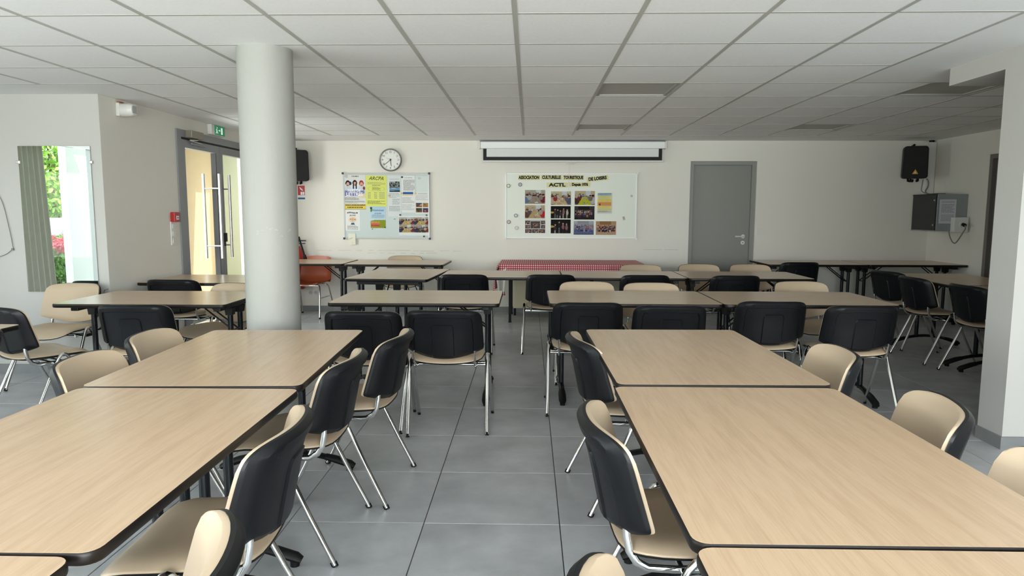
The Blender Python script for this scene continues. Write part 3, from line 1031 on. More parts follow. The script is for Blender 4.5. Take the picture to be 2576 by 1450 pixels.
CH = [
    # left-hand row, aisle side
    (-0.871, 3.325, 86, 'black-backed chair on the aisle side of the left-hand row, farthest from the camera'),
    (-0.980, 2.791, 89, 'black-backed chair on the aisle side of the left-hand row, second from the far end'),
    (-0.924, 1.873, 94, 'black-backed chair on the aisle side of the left-hand row, large, third from the far end'),
    (-0.799, 1.080, 104, 'beige-padded chair at the bottom left edge, nearest the camera in the left-hand row'),
    # left-hand row, wall side
    (-1.618, 3.285, -86, 'chair with beige back on the wall side of the left-hand row, by the far table'),
    (-1.580, 2.728, -85, 'chair with beige back on the wall side of the left-hand row, at the table joint'),
    # around the table by the mirror
    (-2.541, 4.522, 3, 'black-backed chair in front of the crosswise table left of the column'),
    (-3.110, 6.12, 0, 'black-backed chair behind the table left of the column, facing the glazed door'),
    (-2.467, 5.33, 159, 'chair with olive-shaded beige back facing the camera, just left of the white column'),
    (-3.700, 5.26, 176, 'chair with beige back standing under the wall mirror, facing the camera'),
    (-3.195, 4.385, -29, 'black-backed chair at the left edge below the mirror, turned to the right'),
    (-2.950, 3.229, 90, 'chair at the extreme left edge, only a black sliver of its back showing'),
    # middle
    (-1.004, 4.298, 0.5, 'left one of the two black-backed chairs in front of the table right of the column'),
    (-0.515, 4.355, -1, 'right one of the two black-backed chairs in front of the table right of the column'),
    (-0.621, 6.745, 0, 'black-backed chair at the long back row, leftmost of its front side'),
    (0.211, 6.768, 0, 'black-backed chair at the long back row, second from left on its front side'),
    (1.110, 6.765, 0, 'black-backed chair at the long back row, third from left on its front side'),
    (1.962, 6.755, 0, 'black-backed chair at the long back row, rightmost of its front side'),
    (0.490, 5.60, 180, 'chair with beige back behind the two joined crosswise tables, leftmost of three'),
    (1.017, 5.52, 180, 'chair with beige back behind the two joined crosswise tables, middle one of three'),
    (2.333, 5.70, 184, 'chair with beige back behind the two joined crosswise tables, rightmost of three'),
    (1.251, 7.52, 180, 'chair with beige back behind the long back row, leftmost of three, beside the grey table'),
    (1.927, 7.62, 181, 'chair with beige back behind the long back row, middle one of three'),
    (2.506, 7.63, 181, 'chair with beige back behind the long back row, rightmost of three, before the grey door'),
    (-1.640, 8.90, 180, 'chair with beige back between the far wall and the table under the notice board'),
    (3.255, 8.54, 0, 'black-backed chair at the table right of the grey door'),
    (0.396, 4.756, 0, 'black-backed chair before the joined crosswise tables, first from the aisle'),
    (0.916, 4.623, -1, 'black-backed chair before the joined crosswise tables, second from the aisle'),
    (1.650, 4.86, -2, 'black-backed chair before the joined crosswise tables, third from the aisle'),
    (2.160, 4.67, 0, 'black-backed chair before the joined crosswise tables, rightmost, its leg catching the light'),
    # right-hand row
    (0.484, 3.285, -82, 'black-backed chair on the aisle side of the right-hand row, by the far table'),
    (0.448, 1.984, -88, 'black-backed chair on the aisle side of the right-hand row, large, by the middle table'),
    (0.350, 0.971, -90, 'chair with beige back top at the bottom edge, nearest the camera in the right-hand row'),
    (1.111, 2.986, 85, 'chair with beige back on the right side of the right-hand row, by the far table'),
    (1.068, 2.193, 76, 'chair with beige back on the right side of the right-hand row, by the middle table'),
    (1.066, 1.566, 90, 'chair with beige back at the right edge of the view, partly cut off'),
    # annex
    (3.877, 7.168, -75, 'black-backed chair in the dark side area, farthest of three in a line'),
    (3.800, 6.476, -87, 'black-backed chair in the dark side area, middle one of three in a line'),
    (3.854, 5.768, -86, 'black-backed chair in the dark side area, beside the white partition'),
]
c0 = None
for (x, y, a, lab) in CH:
    if c0 is None:
        c0 = make_chair(lab, (x, y, 0), R(a))
    else:
        dup(c0, (x, y, 0), R(a), lab, c0['group'])

# orange shell chair in the far left corner
oc = thing('shell_chair', 'orange plastic shell chair with chrome legs in the far left corner', 'chair', (-2.86, 8.90, 0), R(172))
F, Bk = [], []
for i in range(15):
    q = i / 14
    if q < .45:
        s_ = q / .45
        yc, zc = .22 - .36 * s_, .435 - .02 * math.sin(PI * s_)
    elif q < .62:
        s_ = (q - .45) / .17
        yc, zc = -.14 - .07 * math.sin(s_ * PI / 2), .435 + .08 * (1 - math.cos(s_ * PI / 2))
    else:
        s_ = (q - .62) / .38
        yc, zc = -.21 - .055 * s_, .515 + .262 * s_
    wd = .225 - .02 * abs(q - .5) * 2
    rf, rb = [], []
    for j in range(13):
        a = -1 + j / 6
        e = abs(a) ** 3
        w_ = wd
        if q > .9:
            w_ = wd * (1 - .10 * ((q - .9) / .1) ** 2)
        x = w_ * a
        up_ = .05 * e * (1 - abs(q - .5) * .8)
        if q < .5:
            p = (x, yc, zc + up_); n_ = (0, 0, -.006)
        else:
            p = (x, yc + up_, zc - .02 * e * (q > .9)); n_ = (0, -.006, 0)
        rf.append(p)
        rb.append((p[0], p[1] + n_[1], p[2] + n_[2]))
    F.append(rf); Bk.append(rb)
vs, fs = grid_shell(F, Bk)
MB().add(vs, fs).build('shell', M_ORANGE, oc, smooth=True, angle=60)
for sx in (-1, 1):
    for sy, fy, ty in ((1, .24, .13), (-1, -.24, -.10)):
        lg = MB().tube([(sx * .235, fy, .01), (sx * .205, ty + .02 * sy, .385), (sx * .195, ty, .408), (sx * .17, ty - .02 * sy, .415), (0, ty - .02 * sy, .414)], .010, n=10, up=(0, 1, 0)).build('leg', M_CHROME, oc, smooth=True)
        MB().cyl((sx * .236, fy, 0), (sx * .235, fy, .022), .0125, 10).build('foot_cap', M_BLACKG, lg, smooth=True)
    MB().cyl((sx * .216, .17, .26), (sx * .214, -.155, .26), .007, 8).build('side_stretcher', M_CHROME, oc, smooth=True)

# ------------------------------------------------------------------ far wall: tables with cloth, panel, grey table
def plain_table(name, label, x0, x1, y0, y1, z, mtop, mleg):
    t = thing(name, label, 'table', ((x0 + x1) / 2, (y0 + y1) / 2, 0))
    hx, hy = (x1 - x0) / 2, (y1 - y0) / 2
    MB().box(-hx, hx, -hy, hy, z - .025, z, bev=.004).build('tabletop', mtop, t)
    fr = MB()
    fr.box(-hx + .05, hx - .05, -hy + .04, -hy + .06, z - .07, z - .0255); fr.box(-hx + .05, hx - .05, hy - .06, hy - .04, z - .07, z - .0255)
    fr.build('apron', mleg, t)
    for sx in (-1, 1):
        for sy in (-1, 1):
            lg = MB().box(sx * (hx - .10) - .016, sx * (hx - .10) + .016, sy * (hy - .05) - .016, sy * (hy - .05) + .016, .012, z - .0255).build('leg', mleg, t)
            MB().box(sx * (hx - .10) - .019, sx * (hx - .10) + .019, sy * (hy - .05) - .019, sy * (hy - .05) + .019, 0, .0118).build('foot_cap', M_BLACKG, lg)
    return t
GX0, GX1, GY0, GY1 = -.33, 1.43, 8.43, 9.24
plain_table('side_table', 'long table against the far wall under the red gingham cloth, dark square legs', GX0, GX1, GY0, GY1, .725, M_WOOD, M_BLACKG)
plain_table('low_table', 'small grey-topped table right of the gingham cloth, partly hidden by chair backs', 1.30, 1.76, 7.94, 8.36, .70, mat('grey_laminate', '8b8d8e', .5), M_BLACKG)
pn = thing('cream_cabinet', 'cream panel-fronted cabinet under the gingham table by the far wall', 'cabinet', (.16, 9.06, 0))
MB().box(-.36, .44, -.04, .16, 0.10, .64, bev=.004).build('body', M_CREAM, pn)
MB().box(-.345, .04, -.052, -.0405, .12, .62, bev=.002).build('door', M_CREAM, pn)
MB().box(.045, .425, -.052, -.0405, .12, .62, bev=.002).build('door', M_CREAM, pn)
for x in (-.34, .42):
    MB().box(x - .015, x + .015, 0.0, .03, 0, .0995).build('leg', M_BLACKG, pn)
# gingham cloth
def gingham():
    m = mat('red_gingham', 'c23a45', .75)
    nt = m.node_tree
    b = nt.nodes['Principled BSDF']
    uv = nt.nodes.new('ShaderNodeUVMap')
    sp = nt.nodes.new('ShaderNodeSeparateXYZ')
    nt.links.new(uv.outputs[0], sp.inputs[0])
    st = []
    for ax in (0, 1):
        mu = nt.nodes.new('ShaderNodeMath'); mu.operation = 'MULTIPLY'; mu.inputs[1].default_value = 1 / .0262
        fr_ = nt.nodes.new('ShaderNodeMath'); fr_.operation = 'FRACT'
        gt = nt.nodes.new('ShaderNodeMath'); gt.operation = 'GREATER_THAN'; gt.inputs[1].default_value = .5
        nt.links.new(sp.outputs[ax], mu.inputs[0]); nt.links.new(mu.outputs[0], fr_.inputs[0]); nt.links.new(fr_.outputs[0], gt.inputs[0])
        st.append(gt)
    ad = nt.nodes.new('ShaderNodeMath'); ad.operation = 'ADD'
    nt.links.new(st[0].outputs[0], ad.inputs[0]); nt.links.new(st[1].outputs[0], ad.inputs[1])
    dv = nt.nodes.new('ShaderNodeMath'); dv.operation = 'DIVIDE'; dv.inputs[1].default_value = 2
    nt.links.new(ad.outputs[0], dv.inputs[0])
    cr = nt.nodes.new('ShaderNodeValToRGB'); cr.color_ramp.interpolation = 'CONSTANT'
    cr.color_ramp.elements[0].color = (*lin('e6d3d0'), 1)
    cr.color_ramp.elements[1].position = .4; cr.color_ramp.elements[1].color = (*lin('bb5560'), 1)
    e = cr.color_ramp.elements.new(.9); e.color = (*lin('9c1f2e'), 1)
    nt.links.new(dv.outputs[0], cr.inputs[0]); nt.links.new(cr.outputs[0], b.inputs['Base Color'])
    return m
M_GING = gingham()
def uv_sheet(name, rows, uvs, m, parent=None):
    """rows of points -> sheet with a uv map measured along the cloth"""
    me = bpy.data.meshes.new(name)
    nx = len(rows[0])
    vs = [p for q in rows for p in q]
    fl_ = [(i * nx + j, i * nx + j + 1, (i + 1) * nx + j + 1, (i + 1) * nx + j) for i in range(len(rows) - 1) for j in range(nx - 1)]
    me.from_pydata(vs, [], fl_)
    l = me.uv_layers.new(name='UVMap')
    uvf = [p for q in uvs for p in q]
    for lp in me.loops:
        l.data[lp.index].uv = uvf[lp.vertex_index]
    for p in me.polygons:
        p.use_smooth = True
    me.materials.append(m)
    o = bpy.data.objects.new(name, me)
    COL.objects.link(o)
    if parent is not None:
        o.parent = parent
    return o
tc_ = thing('tablecloth', 'red and white gingham tablecloth over the long table by the far wall', 'tablecloth', (0, 0, 0))
rows, uvs = [], []
nx = 110
prof = [(9.23, .729, 0), (9.0, .729, .23), (8.7, .729, .53), (8.45, .729, .78), (8.425, .726, .806), (8.418, .715, .818), (8.415, .68, .853), (8.408, .63, .903), (8.402, .585, .948)]
for (y, z, d) in prof:
    rw, uw = [], []
    for i in range(nx + 1):
        x = -.36 + 1.79 * i / nx
        w_ = max(0, (.72 - z)) / .14
        rw.append((x + (.0 if i else 0), y - .008 * w_ * (1 + math.sin(x * 21) * .8 + .5 * math.sin(x * 47)), z - .004 * w_ * math.sin(x * 9)))
        uw.append((x, d))
    rows.append(rw); uvs.append(uw)
uv_sheet('cloth', rows, uvs, M_GING, tc_)
# hanging left corner, gathered, showing its white underside
rows, uvs = [], []
for k in range(12):
    q = k / 11
    rw, uw = [], []
    for i in range(25):
        s_ = i / 24
        y = 8.405 + .82 * s_
        dep = .36 * (1 - .55 * s_) * q
        x = -.362 - .05 * math.sin(min(1, q * 2) * PI / 2) - .03 * q * math.sin(s_ * 17)
        rw.append((x, y + .02 * q * math.sin(s_ * 9), .729 - dep)); uw.append((.4 + dep, y))
    rows.append(rw); uvs.append(uw)
uv_sheet('side_drop', rows, uvs, M_GING, tc_)
rows = []
for k in range(10):
    q = k / 9
    rows.append([(-.40 + .13 * s_ / 6 * (1 - .5 * q) + .03 * q, 8.375 - .02 * math.sin(s_ * 1.3) * (1 - q * .3), .60 - .23 * q + .015 * s_ * (1 - q)) for s_ in range(7)])
uv_sheet('folded_corner', rows, [[(0, 0)] * 7 for _ in rows], mat('cloth_lining', 'cfcdc8', .8), tc_)
rows = []
for k in range(4):
    rows.append([(-.345 + .045 * s_ / 3 + .006 * k, 8.372, .385 - .018 * k + .008 * s_) for s_ in range(4)])
uv_sheet('cloth_tip', rows, [[(p[0] * 1.0, p[2]) for p in q] for q in rows], M_GING, tc_)

# projector screen
ps = thing('projection_screen', 'white pull-down projection screen, almost rolled up, above the whiteboard', 'screen', (0, YF, 0))
x0, x1 = -.668, 1.805
MB().box(x0 + .02, x1 - .02, -.115, -.01, 2.200, 2.290, bev=.008).build('screen_case', M_CASE, ps)
for a, b in ((x0, x0 + .0195), (x1 - .0195, x1)):
    MB().box(a, b, -.12, -.008, 2.195, 2.294, bev=.006).build('end_cap', M_WHITEP, ps)
MB().box(x0 + .01, x1 - .01, -.10, -.001, 2.2945, 2.3).build('case_bracket', M_ALU, ps)
sx0, sx1 = -.612, 1.755
MB().box(sx0, sx1, -.062, -.060, 2.05, 2.2).build('screen_border', M_BLACKG, ps)
MB().box(sx0 + .045, sx1 - .045, -.0635, -.0622, 2.095, 2.2).build('screen_cloth', M_SCREEN, ps)
MB().cyl((sx0 - .01, -.061, 2.038), (sx1 + .02, -.061, 2.038), .012, 14).build('bottom_bar', M_WHITEP, ps, smooth=True)
ph = MB().tube([(.50, -.061, 2.03), (.52, -.061, 2.008), (.56, -.061, 2.002), (.60, -.061, 2.008), (.615, -.061, 2.03)], .007, n=8).build('pull_handle', M_WHITEP, ps, smooth=True)
MB().tube([(.545, -.061, 2.0), (.533, -.061, 1.9), (.53, -.062, 1.75), (.528, -.062, 1.62)], .0022, n=6).build('pull_cord', M_WHITEP, ph, smooth=True)

# clock
ck = thing('wall_clock', 'round white wall clock with grey rim above the notice board', 'clock', (-1.86, YF, 2.055))
def disc(rad, y0, y1, n=48):
    return MB().cyl((0, y0, 0), (0, y1, 0), rad, n)
disc(.140, -.002, -.03).build('clock_face', mat('clock_white', 'e3e4e0', .5), ck)
vs, fs = [], []
pr_ = [(.134, -.031), (.138, -.045), (.146, -.047), (.150, -.040), (.150, -.0005), (.1405, -.0005), (.1405, -.031)]
for rr, y in pr_:
    for j in range(48):
        q = 2 * PI * j / 48
        vs.append((rr * math.cos(q), y, rr * math.sin(q)))
for i in range(len(pr_)):
    for j in range(48):
        k = (i + 1) % len(pr_)
        fs.append((i * 48 + j, i * 48 + (j + 1) % 48, k * 48 + (j + 1) % 48, k * 48 + j))
MB().add(vs, fs).build('clock_rim', mat('clock_rim_grey', '6f716e', .35, metal=.4), ck, smooth=True)
FONT = None
def text(s, size, loc, parent, m, rot=(R(90), 0, 0), align='CENTER', name='lettering', sx=1.0, thick=0.0, shear=0.0, space=1.0):
    c = bpy.data.curves.new('lettering', 'FONT')
    c.body = s
    c.size = size
    c.align_x = align
    c.align_y = 'CENTER'
    c.offset = thick
    c.shear = shear
    c.space_character = space
    c.resolution_u = 3
    o = bpy.data.objects.new('tmp', c)
    COL.objects.link(o)
    dg = bpy.context.evaluated_depsgraph_get()
    me = bpy.data.meshes.new_from_object(o.evaluated_get(dg))
    bpy.data.objects.remove(o)
    me.name = name
    me.materials.clear()
    me.materials.append(m)
    q = bpy.data.objects.new(name, me)
    COL.objects.link(q)
    q.location = loc
    q.rotation_euler = rot
    q.scale = (sx, 1, 1)
    q.parent = parent
    return q
for k in range(1, 13):
    a = R(90 - 30 * k)
    text(str(k), .034, (.104 * math.cos(a), -.0306, .104 * math.sin(a)), ck, M_INK, thick=.0004)
tk = MB()
for k in range(60):
    a = R(6 * k)
    w_, l_ = (.0022, .010) if k % 5 == 0 else (.0009, .006)
    d = Vector((math.cos(a), 0, math.sin(a))); e = Vector((-math.sin(a), 0, math.cos(a)))
    p = d * .128
    tk.add([p + e * w_ + Vector((0, -.0306, 0)), p - e * w_ + Vector((0, -.0306, 0)), p - e * w_ - d * l_ + Vector((0, -.0306, 0)), p + e * w_ - d * l_ + Vector((0, -.0306, 0))], [(0, 1, 2, 3)])
tk.build('minute_marks', M_INK, ck)
def hand(name, ang, ln, w_, y, m):
    a = R(90 - ang)
    d = Vector((math.cos(a), 0, math.sin(a))); e = Vector((-math.sin(a), 0, math.cos(a)))
    o = Vector((0, y, 0))
    vs = [o - d * .02 + e * w_, o - d * .02 - e * w_, o + d * ln - e * w_ * .7, o + d * ln + e * w_ * .7]
    vs += [v + Vector((0, -.0012, 0)) for v in vs]
    MB().add(vs, [(0, 1, 2, 3), (4, 5, 6, 7), (0, 1, 5, 4), (1, 2, 6, 5), (2, 3, 7, 6), (3, 0, 4, 7)]).build(name, m, ck)
hand('hour_hand', 172, .085, .004, -.034, M_INK)
hand('minute_hand', 232, .115, .003, -.0365, M_INK)
hand('second_hand', 298, .07, .0012, -.039, M_INKG)
MB().cyl((0, -.0305, 0), (0, -.042, 0), .009, 16).build('hub', M_INK, ck, smooth=True)

# ------------------------------------------------------------------ notice boards
YB = YF - .022
def q1(x, y):
    return on_y(840 + x / 5.0, 350 + y / 5.0, YB)
def q2(x, y):
    return on_y(1180 + x / 4.677, 330 + y / 4.677, YB)
def board(name, label, p0, p1, mframe, mface, corner=True):
    X0, Z1 = p0
    X1, Z0 = p1
    t = thing(name, label, 'whiteboard', ((X0 + X1) / 2, YF, (Z0 + Z1) / 2))
    w, h = (X1 - X0) / 2, (Z1 - Z0) / 2
    MB().box(-w + .012, w - .012, -.0215, -.004, -h + .012, h - .012).build('board_face', mface, t)
    for (a, b, c, d) in ((-w + .0185, w - .0185, -h, -h + .018), (-w + .0185, w - .0185, h - .018, h), (-w, -w + .018, -h, h), (w - .018, w, -h, h)):
        MB().box(a, b, -.028, -.001, c, d, bev=.003).build('frame_rail', mframe, t)
    for sx in (-1, 1):
        for sz in (-1, 1):
            if corner:
                MB().box(sx * w - .014, sx * w + .014, -.031, -.0285, sz * h - .014, sz * h + .014, bev=.001).build('corner_cap', M_NAVY if corner == 2 else M_WHITEP, t)
    return t
bd1 = board('notice_board', 'framed magnetic notice board covered with posters, below the wall clock', q1(112, 432), q1(1208, 1255), M_ALUL, mat('notice_enamel', 'c3cfd0', .3, spec=.4), 2)
bd2 = board('photo_board', 'white magnetic board with pasted lettering and rows of group photos', q2(425, 493), q2(1966, 1267), M_CASE, M_BOARD, 1)

M_PIC = bpy.data.materials.new('photo_print')
M_PIC.use_nodes = True
_at = M_PIC.node_tree.nodes.new('ShaderNodeAttribute')
_at.attribute_name = 'print'
M_PIC.node_tree.links.new(_at.outputs['Color'], M_PIC.node_tree.nodes['Principled BSDF'].inputs['Base Color'])
M_PIC.node_tree.nodes['Principled BSDF'].inputs['Roughness'].default_value = .7
M_PIC.node_tree.nodes['Principled BSDF'].inputs['Specular IOR Level'].default_value = .15

def picture(parent, w, h, img, x=0.0, z=0.0, y=-.0006, name='picture', noise=6, dark=.84):
    """flat print: one quad per cell of a small colour grid (row 0 on top)"""
    H, W, _ = img.shape
    gx = np.linspace(-w / 2, w / 2, W + 1) + x
    gz = np.linspace(h / 2, -h / 2, H + 1) + z
    vs = [(a, y, b) for b in gz for a in gx]
    fs = [(i * (W + 1) + j, (i + 1) * (W + 1) + j, (i + 1) * (W + 1) + j + 1, i * (W + 1) + j + 1) for i in range(H) for j in range(W)]
    me = bpy.data.meshes.new(name)
    me.from_pydata(vs, [], fs)
    ca = me.color_attributes.new('print', 'FLOAT_COLOR', 'CORNER')
    nz = np.random.RandomState(H * 7 + W + int(abs(x * 1000)) + int(abs(z * 1000)) + len(bpy.data.meshes)).normal(0, noise, (H, W, 1))
    c = np.clip(np.array(img, float) * dark + nz, 0, 255) / 255
    c = np.where(c <= .04045, c / 12.92, ((c + .055) / 1.055) ** 2.4)
    a = np.ones((H * W, 4, 4), dtype=np.float32)
    a[:, :, :3] = c.reshape(-1, 1, 3)
    ca.data.foreach_set('color', a.ravel())
    me.materials.append(M_PIC)
    o = bpy.data.objects.new(name, me)
    COL.objects.link(o)
    o.parent = parent
    return o

def canvas(W, H, top, bottom):
    g = np.linspace(0, 1, H)[:, None, None]
    return np.array(top, float)[None, None, :] * (1 - g) + np.array(bottom, float)[None, None, :] * g + np.zeros((H, W, 3))
def ell(img, cx, cy_, rx, ry, col):
    H, W, _ = img.shape
    yy, xx = np.mgrid[0:H, 0:W]
    m = (((xx + .5) / W - cx) / rx) ** 2 + (((yy + .5) / H - cy_) / ry) ** 2 < 1
    img[m] = col
def rect(img, x0, x1, y0, y1, col):
    H, W, _ = img.shape
    img[int(y0 * H):max(int(y1 * H), int(y0 * H) + 1), int(x0 * W):max(int(x1 * W), int(x0 * W) + 1)] = col
def poly(img, pts, col):
    H, W, _ = img.shape
    yy, xx = np.mgrid[0:H, 0:W]
    px, py = (xx + .5) / W, (yy + .5) / H
    ins = np.zeros((H, W), bool)
    n = len(pts)
    for i in range(n):
        x0, y0 = pts[i]; x1, y1 = pts[(i + 1) % n]
        c = ((y0 > py) != (y1 > py)) & (px < (x1 - x0) * (py - y0) / (y1 - y0 + 1e-9) + x0)
        ins ^= c
    img[ins] = col
SKIN = [(205, 160, 135), (190, 140, 115), (215, 175, 150)]
def person(img, rg, x, y, s_, col, skin=None):
    ell(img, x, y + s_ * 1.6, s_ * .85, s_ * 1.5, col)
    ell(img, x, y, s_ * .42, s_ * .62, skin or rg.choice(SKIN))
    ell(img, x, y - s_ * .35, s_ * .42, s_ * .35, rg.choice([(60, 45, 40), (190, 185, 180), (120, 90, 70), (30, 28, 28)]))
CLOTH = [(60, 70, 110), (140, 50, 55), (70, 60, 65), (200, 190, 180), (110, 130, 165), (90, 40, 60), (35, 38, 50), (170, 130, 90)]
def img_tables(seed, wall_=(205, 200, 180), table=(205, 180, 130), accents=None, W=44, H=32):
    rg = random.Random(seed)
    im = canvas(W, H, wall_, (150, 140, 130))
    rect(im, .55, .8, .0, .35, (225, 232, 235))
    for k in range(9):
        person(im, rg, rg.uniform(.05, .95), rg.uniform(.22, .40), .08, rg.choice(CLOTH))
    poly(im, [(.38, .45), (.62, .45), (.85, 1.0), (.15, 1.0)], table)
    for k in range(12):
        ell(im, rg.uniform(.35, .65), rg.uniform(.55, .95), .03, .03, rg.choice([(240, 240, 235), (190, 170, 140), (120, 140, 180)]))
    for k, (x, y, s_) in enumerate([(.10, .42, .17), (.90, .40, .17), (.22, .36, .12), (.78, .36, .12)]):
        person(im, rg, x, y, s_, (accents or CLOTH)[k % len(accents or CLOTH)])
    return im
def img_stage(seed, n, W=44, H=32):
    rg = random.Random(seed)
    im = canvas(W, H, (16, 14, 16), (30, 26, 24))
    poly(im, [(0, .42), (.2, .48), (.2, .56), (0, .60)], (205, 175, 90))
    for k in range(n):
        x = .12 + .76 * (k + .5) / n + rg.uniform(-.03, .03)
        y = rg.uniform(.2, .42)
        ell(im, x, y + .24, .06, .22, rg.choice([(60, 55, 60), (205, 195, 185), (35, 35, 40), (150, 110, 110)]))
        rect(im, x - .035, x + .035, y + .40, 1.0, rg.choice([(110, 110, 120), (40, 42, 50), (170, 165, 160)]))
        ell(im, x, y, .035, .06, rg.choice(SKIN))
    return im
def img_group(seed, sky_, ground_, n=26, blues=False, W=48, H=32):
    rg = random.Random(seed)
    im = canvas(W, H, sky_, ground_)
    rect(im, .2, .75, .0, .25, tuple(max(0, c - 40) for c in sky_))
    pal = [(80, 100, 160), (110, 130, 180), (60, 70, 110), (170, 120, 130), (150, 160, 190)] if blues else CLOTH
    for row in range(3):
        for k in range(n // 3):
            person(im, rg, .05 + .9 * (k + rg.uniform(.2, .8)) / (n / 3), .34 + .13 * row + rg.uniform(-.03, .03), .065, rg.choice(pal))
    return im
def img_collage(seed, W=48, H=32):
    rg = random.Random(seed)
    im = canvas(W, H, (225, 222, 218), (225, 222, 218))
    for (x0, x1, y0, y1) in ((.0, .26, .12, .36), (.0, .26, .42, .66), (.28, .76, .14, .66), (.8, 1, .12, .36), (.8, 1, .42, .66), (.0, .34, .74, 1), (.37, .67, .74, 1), (.70, 1, .74, 1)):
        rect(im, x0, x1, y0, y1, (90, 80, 82))
        for k in range(int((x1 - x0) * 34)):
            x, y = rg.uniform(x0 + .03, x1 - .03), rg.uniform(y0 + .06, y1 - .08)
            ell(im, x, y, .018, .03, rg.choice(SKIN)); rect(im, x - .02, x + .02, y + .03, min(y1, y + .10), rg.choice(CLOTH))
    return im

def paper(name, label, cat, q, x0, y0, x1, y1, m, layer=1, group=None, thick=.0008):
    X0, Z1 = q(x0, y0)
    X1, Z0 = q(x1, y1)
    t = thing(name, label, cat, ((X0 + X1) / 2, YB - .001 * layer, (Z0 + Z1) / 2), 0, group)
    w, h = X1 - X0, Z1 - Z0
    MB().box(-w / 2, w / 2, -.0003, thick - .0003, -h / 2, h / 2).build('sheet', m, t)
    return t, w, h
def lines(parent, x0, x1, z0, z1, n, m, seed=1, fill=.45, ragged=True):
    rg = random.Random(seed)
    mb = MB()
    dz = (z1 - z0) / n
    for k in range(n):
        zt = z1 - dz * k
        x = x0
        end = x1 - (rg.uniform(0, .35) * (x1 - x0) if ragged and rg.random() < .5 else 0)
        while x < end:
            wl_ = rg.uniform(.006, .022)
            wl_ = min(wl_, end - x)
            mb.add([(x, -.0006, zt - dz * fill), (x + wl_, -.0006, zt - dz * fill), (x + wl_, -.0006, zt), (x, -.0006, zt)], [(0, 1, 2, 3)])
            x += wl_ + .004
    return mb.build('printed_lines', m, parent, kind='stuff')

# --- notice board papers
p, w, h = paper('poster', 'white poster with three people and the white words FIERS DE LETTRES', 'poster', q1, 116, 435, 402, 818, mat('poster_grey', 'd5d6d6', .6), 2)
im = canvas(56, 72, (214, 214, 212), (214, 214, 212))
rg = random.Random(4)
for (x, y, cc, hair) in ((.20, .33, (196, 202, 210), (40, 34, 32)), (.82, .33, (200, 204, 208), (150, 60, 50)), (.52, .32, (200, 214, 236), (36, 26, 24))):
    ell(im, x, y - .01, .105, .10, hair)
    ell(im, x, y + .23, .17, .19, cc)
    ell(im, x, y + .02, .07, .07, (205, 160, 140))
    ell(im, x, y + .055, .035, .012, (150, 70, 70) if x == .52 else hair)
rect(im, .44, .485, .33, .50, (36, 26, 24)); rect(im, .565, .61, .33, .50, (36, 26, 24))
ell(im, .32, .32, .05, .06, (40, 60, 110)); ell(im, .93, .48, .05, .06, (120, 60, 60))
poly(im, [(.05, .56), (.95, .56), (.95, .73), (.05, .73)], (122, 122, 168))
poly(im, [(.6, .70), (1, .64), (1, .80), (.75, .80)], (214, 206, 172))
picture(p, w, h, im, noise=0, dark=1)
text('FIERS DE', .046, (-.005, -.0012, h * .5 - h * .565), p, M_PRINTW, thick=.0012)
text('LETTRES', .060, (-.002, -.0012, h * .5 - h * .68), p, M_PRINTW, thick=.0016)
text('SCRABBLE', .021, (.012, -.0012, h * .5 - h * .09), p, M_INK, thick=.0006)
text('S', .022, (-w * .36, -.0014, h * .5 - h * .085), p, M_INK, thick=.0008)
dots = MB()
for k in range(6):
    a = R(60 * k + 20)
    dots.add([(-w * .36 + .022 * math.cos(a + e) * q_, -.0012, h * .415 + .022 * math.sin(a + e) * q_) for e, q_ in ((-.25, 1), (.25, 1), (.25, .7), (-.25, .7))], [(0, 1, 2, 3)])
dots.build('logo_ring', M_INK, p)
lines(p, -w * .45, w * .2, -h * .38, -h * .28, 4, M_INKG, 3)
lines(p, -w * .45, w * .45, -h * .49, -h * .40, 3, M_INKG, 5, .35)
p, w, h = paper('poster_strip', 'yellow printed strip at the foot of the FIERS DE LETTRES poster', 'poster', q1, 138, 820, 404, 884, M_STRIPY, 2)
MB().add([(-w / 2, -.0005, -h / 2), (w / 2, -.0005, -h / 2), (w / 2, -.0005, -h / 2 + .003), (-w / 2, -.0005, -h / 2 + .003)], [(0, 1, 2, 3)]).build('border_line', M_INK, p)
lines(p, -w * .47, w * .47, .004, h * .42, 1, M_INK, 6, .55, False)
lines(p, -w * .38, w * .36, -h * .40, -.002, 1, M_INK, 7, .55, False)
p, w, h = paper('poster', 'bright yellow notice headed ARCPA in slanted capitals', 'poster', q1, 397, 458, 670, 848, M_YELLOW, 1)
p.rotation_euler = (0, R(1.0), 0)
text('ARCPA', .066, (-.004, -.0012, h * .40), p, M_INK, shear=.35, thick=.0004, sx=.95)
lines(p, -w * .42, w * .42, h * .20, h * .28, 3, M_INKG, 11)
lines(p, -w * .2, w * .2, h * .155, h * .185, 1, M_INK, 12, .5, False)
el = MB()
n_ = 40
vs = []
for k in range(n_):
    a = 2 * PI * k / n_
    for q_ in (1, .975):
        vs.append((w * .40 * q_ * math.cos(a), -.0006, h * .065 + h * .085 * q_ * math.sin(a)))
el.add(vs, [(2 * k, 2 * k + 1, (2 * k + 3) % (2 * n_), (2 * k + 2) % (2 * n_)) for k in range(n_)])
el.build('oval_line', M_INKG, p)
lines(p, -w * .20, w * .20, h * .01, h * .125, 4, M_INK, 13, .4)
for (a, b, sd) in ((-.40, -.26, 1), (-.10, .04, 2), (.14, .40, 3)):
    lines(p, w * a, w * b, -h * .27, -h * .05, 5, M_INKG, 20 + sd, .4, False)
lines(p, -w * .42, w * .42, -h * .44, -h * .32, 4, M_INK, 15, .4)
p, w, h = paper('notice', 'white printed notice with a square photo of a lakeside at its top', 'notice', q1, 672, 458, 846, 975, M_PAPERB, 1)
im = canvas(30, 28, (196, 206, 212), (150, 190, 215))
